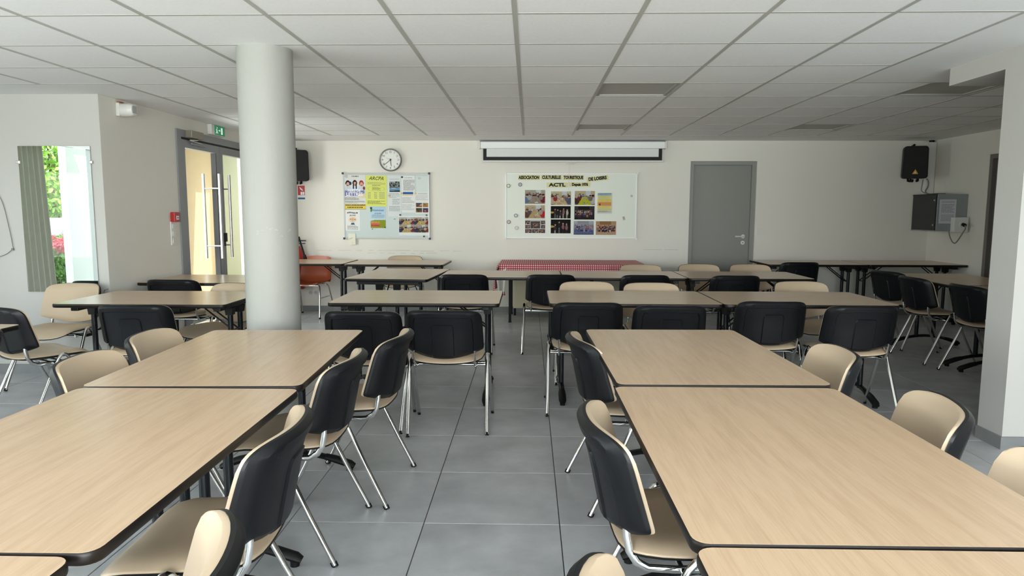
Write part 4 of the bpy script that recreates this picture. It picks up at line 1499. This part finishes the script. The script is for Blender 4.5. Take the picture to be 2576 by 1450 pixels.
rg = random.Random(9)
for k in range(40):
    ell(im, rg.uniform(0, 1), rg.uniform(.1, .45), .06, .10, rg.choice([(40, 50, 45), (70, 80, 70), (150, 150, 150)]))
rect(im, 0, 1, .52, .62, (110, 105, 100)); poly(im, [(0, .62), (1, .58), (1, .9), (0, .95)], (120, 175, 212)); rect(im, .2, .6, .62, .72, (200, 205, 205)); poly(im, [(0, .9), (1, .85), (1, 1), (0, 1)], (45, 50, 55))
picture(p, w * .80, h * .26, im, x=w * .04, z=h * .5 - h * .27)
lines(p, -w * .35, w * .40, h * .40, h * .415, 1, M_INKG, 31, .6, False)
lines(p, -w * .40, w * .42, -h * .06, h * .07, 4, M_INKG, 32, .3)
lines(p, -w * .15, w * .42, -h * .22, -h * .07, 6, M_INKG, 33, .35)
lines(p, -w * .40, w * .42, -h * .38, -h * .25, 5, M_INKG, 34, .4)
p, w, h = paper('notice', 'white notice with dense grey text and a blue banner across its middle', 'notice', q1, 848, 462, 1024, 925, M_PAPER, 2)
lines(p, -w * .25, w * .3, h * .43, h * .45, 1, M_INKG, 41, .6, False)
lines(p, -w * .36, w * .47, h * .09, h * .39, 17, M_INKG, 42, .55)
bn = MB().add([(-w * .40, -.0005, -h * .005), (w * .36, -.0005, -h * .005), (w * .36, -.0005, h * .06), (-w * .40, -.0005, h * .06)], [(0, 1, 2, 3)]).build('banner', M_INKB, p)
MB().add([(-w * .46, -.0005, -h * .04), (w * .36, -.0005, -h * .04), (w * .36, -.0005, -h * .022), (-w * .46, -.0005, -h * .022)], [(0, 1, 2, 3)]).build('banner_line', M_GOLD, p)
lines(p, -w * .48, w * .45, -h * .26, -h * .09, 5, M_INKG, 43, .35)
lines(p, -w * .48, w * .42, -h * .45, -h * .28, 6, M_INKG, 44, .3)
p, w, h = paper('notice', 'nearly blank pale sheet at the top right of the notice board', 'notice', q1, 1036, 468, 1186, 672, mat('paper_pale', 'd0dad8', .6), 1)
text('11-4', .018, (-w * .24, -.0012, h * .36), p, M_INKG)
lines(p, -w * .38, -w * .10, h * .28, h * .46, 3, M_INKG, 51, .2, False)
p, w, h = paper('notice', 'white notice with four small sunset photos in two rows', 'notice', q1, 1022, 668, 1204, 940, M_PAPER, 3)
lines(p, -w * .30, w * .36, h * .38, h * .45, 2, M_INKG, 61, .35, False)
lines(p, -w * .46, w * .42, h * .10, h * .34, 6, M_INKG, 62, .28)
for k, (a, b, c1, c2) in enumerate(((-.24, -.10, (60, 90, 120), (200, 110, 60)), (.24, -.10, (190, 150, 100), (196, 150, 84)), (-.24, -.34, (60, 70, 60), (150, 120, 70)), (.24, -.34, (70, 80, 130), (150, 60, 60)))):
    im = canvas(16, 12, c1, c2)
    rg = random.Random(70 + k)
    for q_ in range(7):
        ell(im, rg.random(), rg.uniform(.3, .9), .12, .10, rg.choice([c1, c2, (40, 36, 40), (220, 200, 170)]))
    picture(p, w * .43, h * .20, im, x=w * a, z=h * b)
p, w, h = paper('photo_sheet', 'large white sheet with a collage of people dining at long tables', 'photo', q1, 812, 968, 1196, 1216, M_PAPER, 2)
im = np.concatenate([np.concatenate([img_tables(81, (215, 215, 210), (215, 185, 110), W=40, H=22), img_tables(82, (200, 190, 180), (214, 180, 96), W=40, H=22)], 1), np.concatenate([img_tables(83, (190, 180, 170), (210, 180, 110), W=40, H=22), img_tables(84, (180, 180, 178), (80, 70, 64), W=40, H=22)], 1)], 0)
picture(p, w * .97, h * .78, im, z=h * .05)
p, w, h = paper('poster', 'white event poster with a cartoon figure and the word JEUNES', 'poster', q1, 140, 893, 330, 1152, M_PAPER, 1)
text('JEUNES', .026, (.004, -.0012, h * .235), p, M_INK, thick=.0004)
for k, cc in enumerate(('b5453c', '3c6a9c', '8a6a3a', '3c8a6a', '7a4a8a', 'c08a3a', '44507a')):
    MB().add([(-w * .36 + w * .105 * k, -.0006, h * .33 + .004 * math.sin(k)), (-w * .36 + w * .105 * k + w * .09, -.0006, h * .33 + .004 * math.sin(k)), (-w * .36 + w * .105 * k + w * .09, -.0006, h * .40 + .004 * math.sin(k)), (-w * .36 + w * .105 * k, -.0006, h * .40 + .004 * math.sin(k))], [(0, 1, 2, 3)]).build('letter_tile', mat('tile_' + cc, cc, .7), p)
im = canvas(26, 24, (223, 225, 224), (223, 225, 224))
ell(im, .5, .35, .42, .34, (226, 200, 165)); ell(im, .5, .30, .13, .16, (205, 165, 140)); poly(im, [(.28, .95), (.5, .40), (.72, .95)], (52, 74, 110)); ell(im, .5, .62, .12, .16, (190, 200, 205)); ell(im, .28, .3, .06, .08, (180, 110, 80)); ell(im, .74, .34, .06, .08, (110, 130, 90))
picture(p, w * .62, h * .40, im, x=w * .01, z=-h * .03, noise=0, dark=1)
lines(p, -w * .36, w * .38, -h * .47, -h * .26, 5, M_INK, 92, .35)
p, w, h = paper('poster', 'picnic poster with pale blue sky, green field and the words PIQUE-NIQUE', 'poster', q1, 458, 852, 652, 1120, M_PAPERB, 2)
im = canvas(36, 50, (168, 200, 226), (206, 222, 232))
poly(im, [(0, .66), (.3, .62), (1, .61), (1, 1), (0, 1)], (136, 146, 44))
ell(im, .02, .15, .12, .10, (96, 130, 60))
rg = random.Random(6)
for k in range(9):
    x = .05 + .065 * k
    ell(im, x, .78, .03, .06, (205, 110, 90)); ell(im, x, .88, .035, .05, (190, 70, 60)); ell(im, x, .72, .02, .022, (225, 185, 150))
picture(p, w, h, im, noise=2, dark=1)
text('PIQUE-NIQUE', .025, (.006, -.0012, h * .325), p, mat('ink_navy', '1d3a66', .7), thick=.0005, sx=.95)
text('LE 29 JUIN', .020, (.0, -.0012, h * .185), p, mat('ink_navy2', '1d3a66', .7), thick=.0004)
lines(p, -w * .40, w * .42, -h * .06, h * .12, 4, M_INKB, 95, .3)
p, w, h = paper('note', 'small cream note stuck over the lower frame of the notice board', 'note', q1, 182, 1190, 276, 1328, mat('note_cream', 'e2e0cf', .8), 9)
MB().add([(-w * .55, -.001, -h * .1), (-w * .1, -.012, h * .12), (w * .15, -.008, h * .16), (w * .05, -.002, h * .02)], [(0, 1, 2, 3)]).build('curled_tab', M_PAPER, p)
lines(p, -w * .45, w * .02, -h * .02, h * .10, 2, M_INKG, 99, .25)
text('5', .018, (w * .08, -.0012, -h * .34), p, M_INKG)

def magnet(q, x, y, rad, m, label, face=None, layer=.006):
    X, Z = q(x, y)
    t = thing('magnet', label, 'magnet', (X, YB - .0055, Z), 0, 'magnets on the boards')
    MB().cyl((0, 0, 0), (0, -.006, 0), rad, 18).build('magnet_body', m, t, smooth=True)
    if face:
        MB().cyl((0, -.0062, 0), (0, -.0068, 0), rad * .78, 18).build('magnet_face', face, t, smooth=True)
magnet(q1, 858, 480, .012, M_INK, 'black round magnet at the top of the grey text notice')
magnet(q1, 835, 955, .012, M_NAVY, 'navy round magnet at the upper left of the dining collage')
magnet(q1, 1165, 958, .012, M_GREEN, 'green round magnet at the upper right of the dining collage')
magnet(q1, 1133, 1225, .011, M_INK, 'black round magnet below the dining collage')
magnet(q1, 468, 868, .013, M_INK, 'black round magnet at the upper left of the picnic poster')
magnet(q1, 645, 1112, .008, M_INK, 'small black magnet at the lower right of the picnic poster')
magnet(q1, 485, 1133, .006, M_INK, 'tiny black magnet below the picnic poster')
magnet(q1, 693, 713, .013, M_GOLD, 'yellow round magnet left of the lakeside notice text')
magnet(q1, 853, 685, .013, M_GOLD, 'yellow round magnet left of the blue banner')
magnet(q1, 1023, 685, .012, M_GOLD, 'yellow round magnet right of the blue banner')
X, Z = q1(765, 1008)
tb = thing('magnet_bar', 'tiny teal bar magnet on the bare lower part of the notice board', 'magnet', (X, YB - .001, Z))
MB().box(-.012, .012, -.005, 0, -.004, .004, bev=.001).build('bar', mat('teal', '2c6a74', .5), tb)

# --- photo board
def strip(s, label, x0, y0, x1, y1, size, sx=1.0, rot=0.0):
    p, w, h = paper('lettering_strip', label, 'sign', q2, x0, y0, x1, y1, M_LABELY, 1)
    text(s, size, (0, -.0012, 0), p, M_INK, thick=.0036, sx=sx * .90)
    p.rotation_euler = (0, R(rot), 0)
strip('ASSOCIATION', 'cream strip lettered ASSOCIATION in black capitals', 580, 518, 830, 577, .058, .81, 0)
strip('CULTURELLE', 'cream strip lettered CULTURELLE in black capitals', 845, 518, 1092, 574, .058, .82, 0)
strip('TOURISTIQUE', 'cream strip lettered TOURISTIQUE in black capitals', 1106, 520, 1350, 576, .056, .81, 0)
strip('DE LOISIRS', 'tilted cream strip lettered DE LOISIRS in black capitals', 1384, 530, 1638, 588, .058, .95, -6)
strip('ACTL', 'cream strip lettered ACTL in wide black capitals', 912, 605, 1162, 664, .060, 1.62, 0)
strip('Depuis 1976', 'cream strip lettered Depuis 1976 beside the ACTL strip', 1180, 604, 1428, 656, .050, .93, 0)
PH = [
    (656, 692, 896, 858, img_tables(101, (190, 185, 170), (170, 150, 130), [(110, 130, 170), (130, 40, 55), (180, 185, 190), (150, 140, 140)]), 'photo of people at a laid table, top of the left photo column'),
    (656, 870, 893, 1030, img_tables(102, (215, 195, 160), (205, 175, 120), [(110, 70, 50), (205, 40, 60), (90, 90, 100), (180, 170, 160)]), 'photo with a red-dressed diner, middle of the left photo column'),
    (658, 1040, 896, 1202, img_collage(103), 'white collage of many small photos, bottom of the left photo column'),
    (962, 708, 1200, 872, img_tables(104, (220, 210, 170), (220, 190, 140), [(215, 190, 165), (90, 100, 130), (160, 50, 50), (110, 110, 130)]), 'photo of a long laid table, top of the second photo column'),
    (960, 882, 1196, 1030, img_stage(105, 5), 'dark stage photo of five people, middle of the second photo column'),
    (960, 1038, 1196, 1206, img_stage(106, 4), 'dark stage photo of four people, bottom of the second photo column'),
    (1242, 703, 1480, 872, img_tables(107, (215, 200, 160), (205, 205, 45), [(70, 45, 50), (205, 200, 205), (110, 50, 50), (130, 120, 115)]), 'photo of a yellow-covered table, top of the third photo column'),
    (1238, 882, 1476, 1044, img_group(108, (70, 66, 64), (40, 36, 40)), 'photo of a crowd in dark clothes, middle of the third photo column'),
    (1230, 1056, 1468, 1222, img_group(109, (200, 205, 215), (90, 100, 140), 30, True), 'blue-toned group photo, bottom of the third photo column'),
    (1490, 1060, 1730, 1224, img_group(110, (200, 160, 120), (205, 170, 140), 30), 'warm-toned group photo at the lower right of the photo board'),
]
for k, (a, b, c, d, im, lab) in enumerate(PH):
    p, w, h = paper('photo', lab, 'photo', q2, a, b, c, d, M_PAPER, 1, 'group photos on the white board')
    picture(p, w * .985, h * .98, im)
p, w, h = paper('flyer', 'yellow-banded flyer at the right of the photo columns', 'flyer', q2, 1510, 726, 1682, 974, mat('flyer_paper', 'd6d3bb', .7), 1)
im = canvas(24, 34, (206, 206, 196), (206, 206, 196))
for (y0, y1, cc) in ((.02, .12, (150, 175, 195)), (.16, .26, (226, 214, 120)), (.32, .42, (232, 212, 90)), (.46, .62, (222, 160, 90)), (.66, .74, (232, 212, 100)), (.80, .86, (226, 214, 120)), (.9, .96, (170, 185, 195))):
    rect(im, .04, .96, y0, y1, cc)
ell(im, .16, .56, .07, .06, (140, 60, 50))
picture(p, w * .96, h * .97, im, noise=2, dark=1)
lines(p, -w * .40, w * .42, -h * .46, h * .46, 17, M_INKG, 120, .2)
mf = [mat('badge_face_' + str(k), cc, .35) for k, cc in enumerate(('c9c9a8', '9a92a2', 'a9b8b8', 'c0a0a4', 'c4beb4'))]
magnet(q2, 463, 645, .0245, M_INK, 'round badge magnet at the far left of the photo board, upper one', mf[0])
magnet(q2, 601, 630, .0245, M_INK, 'round mauve badge magnet left of the ACTL strip', mf[1])
magnet(q2, 550, 995, .0245, M_INK, 'round pale blue badge magnet left of the red-dressed diner photo', mf[2])
magnet(q2, 466, 1070, .0245, M_INK, 'round pinkish badge magnet at the lower left edge of the photo board', mf[3])
magnet(q2, 560, 1140, .0245, M_ALU, 'round grey-rimmed badge magnet left of the small-photo collage', mf[4])
p, w, h = paper('sticker', 'small tilted sticker low on the right of the photo board', 'sticker', q2, 1808, 1005, 1834, 1050, mat('sticker_tan', 'bdb69a', .6), 1)
p.rotation_euler = (0, R(-18), 0)
lines(p, -w * .4, w * .4, -h * .4, h * .4, 3, M_INKG, 130, .4)
p, w, h = paper('sticker', 'small grey tape mark high on the right of the photo board', 'sticker', q2, 1900, 752, 1926, 776, mat('tape_grey', 'aab0a6', .5), 1)
p.rotation_euler = (0, R(25), 0)

# ------------------------------------------------------------------ right corner: loudspeaker, cabinet, socket
def speaker(label, loc, rz, logo=True):
    t = thing('loudspeaker', label, 'loudspeaker', loc, rz)
    w, h = .145, .20
    out = [(x * (1 - .05 * (z + h) / (2 * h)), z + (.012 * (1 - (x / w) ** 2) if z > 0 else 0)) for x, z in round_rect(2 * w, 2 * h, .035, 5)]
    ob = [(x * .72, z * .92) for x, z in out]
    n = len(out)
    vs = [(x, -.11, z) for x, z in out] + [(x, -.02, z) for x, z in out] + [(x, .12, z) for x, z in ob]
    fs = [tuple(range(n)), tuple(range(3 * n - 1, 2 * n - 1, -1))]
    for k in (0, 1):
        fs += [(k * n + i, k * n + (i + 1) % n, (k + 1) * n + (i + 1) % n, (k + 1) * n + i) for i in range(n)]
    MB().add(vs, fs).build('cabinet_shell', mat('speaker_black', '08090a', .5, spec=.3), t, smooth=True)
    gp = [(x * (1 - .05 * (z + h) / (2 * h)), z) for x, z in round_rect(2 * w - .035, 2 * h - .035, .028, 5)]
    MB().prism(gp, -.118, -.1105, 'y').build('grille', mat('grille_black', '08090a', .7, bump=.6, bscale=600), t)
    if logo:
        lg = MB().add([(-.035, -.1195, -h + .055), (.035, -.1195, -h + .055), (0, -.1195, -h + .115)], [(0, 1, 2)]).build('emblem', mat('emblem_gold', 'c9a24a', .35, metal=.5), t)
        MB().add([(-.012, -.1202, -h + .066), (.012, -.1202, -h + .066), (0, -.1202, -h + .088)], [(0, 1, 2)]).build('emblem_centre', mat('emblem_pale', 'e9d9a8', .5), lg)
    yk = MB()
    yk.tube([(0, .03, h + .004), (0, .03, h + .03), (0, .14, h + .03), (0, .16, 0), (0, .14, -h - .03), (0, .02, -h - .03), (0, .02, -h - .004)], .014, n=8)
    yk.build('yoke_bracket', M_BLACKG, t, smooth=True)
    for x in (-.06, .05):
        MB().tube([(x, -.02, -h + .005), (x, -.03, -h - .025), (x * .6, -.03, -h - .03)], .016, n=8).build('knob', M_BLACKG, t, smooth=True)
    return t
speaker('black wall loudspeaker with gold triangle emblem in the far right corner', (4.91, 9.04, 2.0), R(-18))
speaker('black wall loudspeaker half hidden behind the white column', (-3.085, 9.19, 1.965), R(25), False)
ct_ = thing('cable_trunking', 'white vertical cable trunking running up the far right corner', 'trunking', (5.245, 9.33, 0))
MB().box(-.05, .065, -.07, .019, 1.62, 2.285, bev=.004).build('trunk_body', M_WHITEP, ct_)
MB().cyl((.02, -.03, 2.2855), (.02, -.03, 2.31), .03, 14).build('cable_hole', M_BLACKG, ct_, smooth=True)
cb = thing('equipment_cabinet', 'grey wall cabinet with smoked glass door in the far right corner', 'cabinet', (XR, 8.80, 1.37))
MB().box(-.365, -.001, -.265, .265, -.225, .225, bev=.004).build('body', M_CABINET, cb)
MB().box(-.376, -.3655, -.255, .255, -.215, .215).build('door', mat('smoked_door', '141a19', .2, spec=.5), cb)
MB().box(-.379, -.3655, -.262, .262, -.228, -.2155).build('door_rail', M_ALU, cb)
MB().box(-.379, -.3655, -.262, .262, .2155, .228).build('door_rail', M_ALUD, cb)
for z in (-.15, .15):
    MB().cyl((-.377, -.235, z), (-.39, -.235, z), .01, 10).build('hinge', M_STEEL, cb, smooth=True)
nt_ = thing('instruction_sheet', 'white printed sheet taped to the side of the grey cabinet', 'paper', (5.075, 8.533, 1.385))
MB().box(-.10, .10, -.0012, -.0004, -.145, .145).build('sheet', mat('sheet_violet', 'c9c7cf', .8), nt_)
for k, (a, b, n_) in enumerate(((.10, .125, 2), (-.02, .085, 6), (-.12, -.04, 7))):
    o = lines(nt_, -.075, .078, a, b, n_, M_INKG, 140 + k, .4)
    o.location.y = -.0012
so = thing('power_socket', 'white surface socket box with a black plug beside the grey cabinet', 'socket', (5.205, 8.50, 1.225))
MB().box(-.085, .085, -.045, .0325, -.09, .09, bev=.006).build('socket_box', M_WHITEP, so)
MB().cyl((.01, -.0455, .0), (.01, -.055, .0), .036, 20).build('socket_ring', M_WHITEP, so, smooth=True)
pg = thing('power_plug', 'black plug with grey cable looping below the white socket box', 'plug', (5.215, 8.44, 1.22))
MB().cyl((0, .0, .01), (0, -.04, .0), .021, 14).build('plug_body', M_BLACKG, pg, smooth=True)
MB().cable([(0, -.04, 0), (-.002, -.052, -.04), (-.02, -.03, -.10), (-.06, -.01, -.19), (-.085, .0, -.215), (-.115, .005, -.19), (-.145, .01, -.12), (-.15, .02, -.06)], .007, n=8).build('plug_cable', M_CABLE, pg, smooth=True)
sc_ = thing('speaker_cable', 'grey cable hanging from the corner loudspeaker to the cabinet top', 'cable', (5.0, 8.98, 1.62))
MB().cable([(.06, .02, .18), (.085, .02, .15), (.075, .0, .08), (.03, -.03, .02), (.04, -.08, -.014), (.12, -.12, -.014), (.22, -.14, -.014)], .0085, n=8).build('cable_run', M_CABLE, sc_, smooth=True)
MB().cable([(.02, .02, .17), (.0, .0, .10), (-.015, -.03, .02), (.03, -.09, -.0125)], .006, n=8).build('cable_run', M_CABLE, sc_, smooth=True)
ls = thing('light_switch', 'small white switch on the far wall right of the grey door', 'switch', (3.085, YF, 1.11))
MB().box(-.03, .03, -.012, -.0005, -.042, .042, bev=.003).build('switch_plate', M_WHITEP, ls)
MB().box(-.018, .018, -.016, -.0122, -.026, .026, bev=.0015).build('rocker', M_WHITEP, ls)

# ------------------------------------------------------------------ left corner: extinguisher, its sign, socket
fe = thing('fire_extinguisher', 'red fire extinguisher with black hose on the wall behind the white column', 'extinguisher', (-3.12, 9.24, .32))
MB().lathe([(.07, 0), (.075, .01), (.075, .46), (.06, .53), (.03, .56), (.03, .58)], 24).build('cylinder', mat('extinguisher_red', 'a3231f', .35), fe, smooth=True)
MB().box(-.018, .018, -.018, .018, .58, .63, bev=.004).build('valve', M_STEEL, fe)
MB().box(.0, .11, -.012, .012, .645, .662, bev=.003).box(.0, .10, -.012, .012, .610, .622).build('lever', M_NAVY, fe)
MB().tube([(.0, 0, .61), (.03, -.03, .70), (.06, -.06, .62), (.10, -.075, .50), (.115, -.078, .44)], .012, n=8).build('hose', M_BLACKG, fe, smooth=True)
MB().tube([(.115, -.078, .47), (.122, -.078, .40), (.118, -.078, .33)], .026, n=10, radii=[.6, 1, .5]).build('nozzle', M_BLACKG, fe, smooth=True)
MB().box(-.03, .03, .0755, .109, .30, .40).build('wall_hook', M_ALUD, fe)
fs_ = thing('extinguisher_sign', 'red and white fire extinguisher sign on the wall beside the column', 'sign', (-3.085, YF, 1.62))
MB().box(-.05, .05, -.004, -.0005, -.095, .095).build('sign_plate', M_WHITEP, fs_)
MB().box(-.048, .048, -.0048, -.0041, -.035, .093).build('red_field', M_RED, fs_)
pt = MB()
for k in range(3):
    pt.tube([(.0 + .014 * k - .02, -.006, .075 - .01 * k), (.012 + .012 * k - .02, -.006, .045 - .01 * k), (.03 + .008 * k - .02, -.006, .035)], .004, .0006, n=6, up=(0, 1, 0))
pt.box(-.01, .015, -.0056, -.0049, -.03, .01).box(.02, .04, -.0056, -.0049, -.03, .01)
pt.build('pictogram', M_PRINTW, fs_)
MB().box(-.048, .048, -.0048, -.0041, -.09, -.066).build('blue_field', M_INKB, fs_)
ws = thing('wall_socket', 'white double socket low on the far wall behind the orange chair', 'socket', (-2.962, YF, .258))
MB().box(-.082, .082, -.010, -.0005, -.044, .044, bev=.003).build('socket_plate', M_WHITEP, ws)
for x in (-.036, .036):
    sk = MB().cyl((x, -.0102, 0), (x, -.013, 0), .028, 22).build('socket_cup', mat('socket_shade', 'c3c3bf', .5), ws, smooth=True)
    for (a, b) in ((-.010, -.004), (.010, -.004), (0, .011)):
        MB().cyl((x + a, -.0131, b), (x + a, -.0138, b), .0035, 8).build('pin_hole', M_INK, sk)
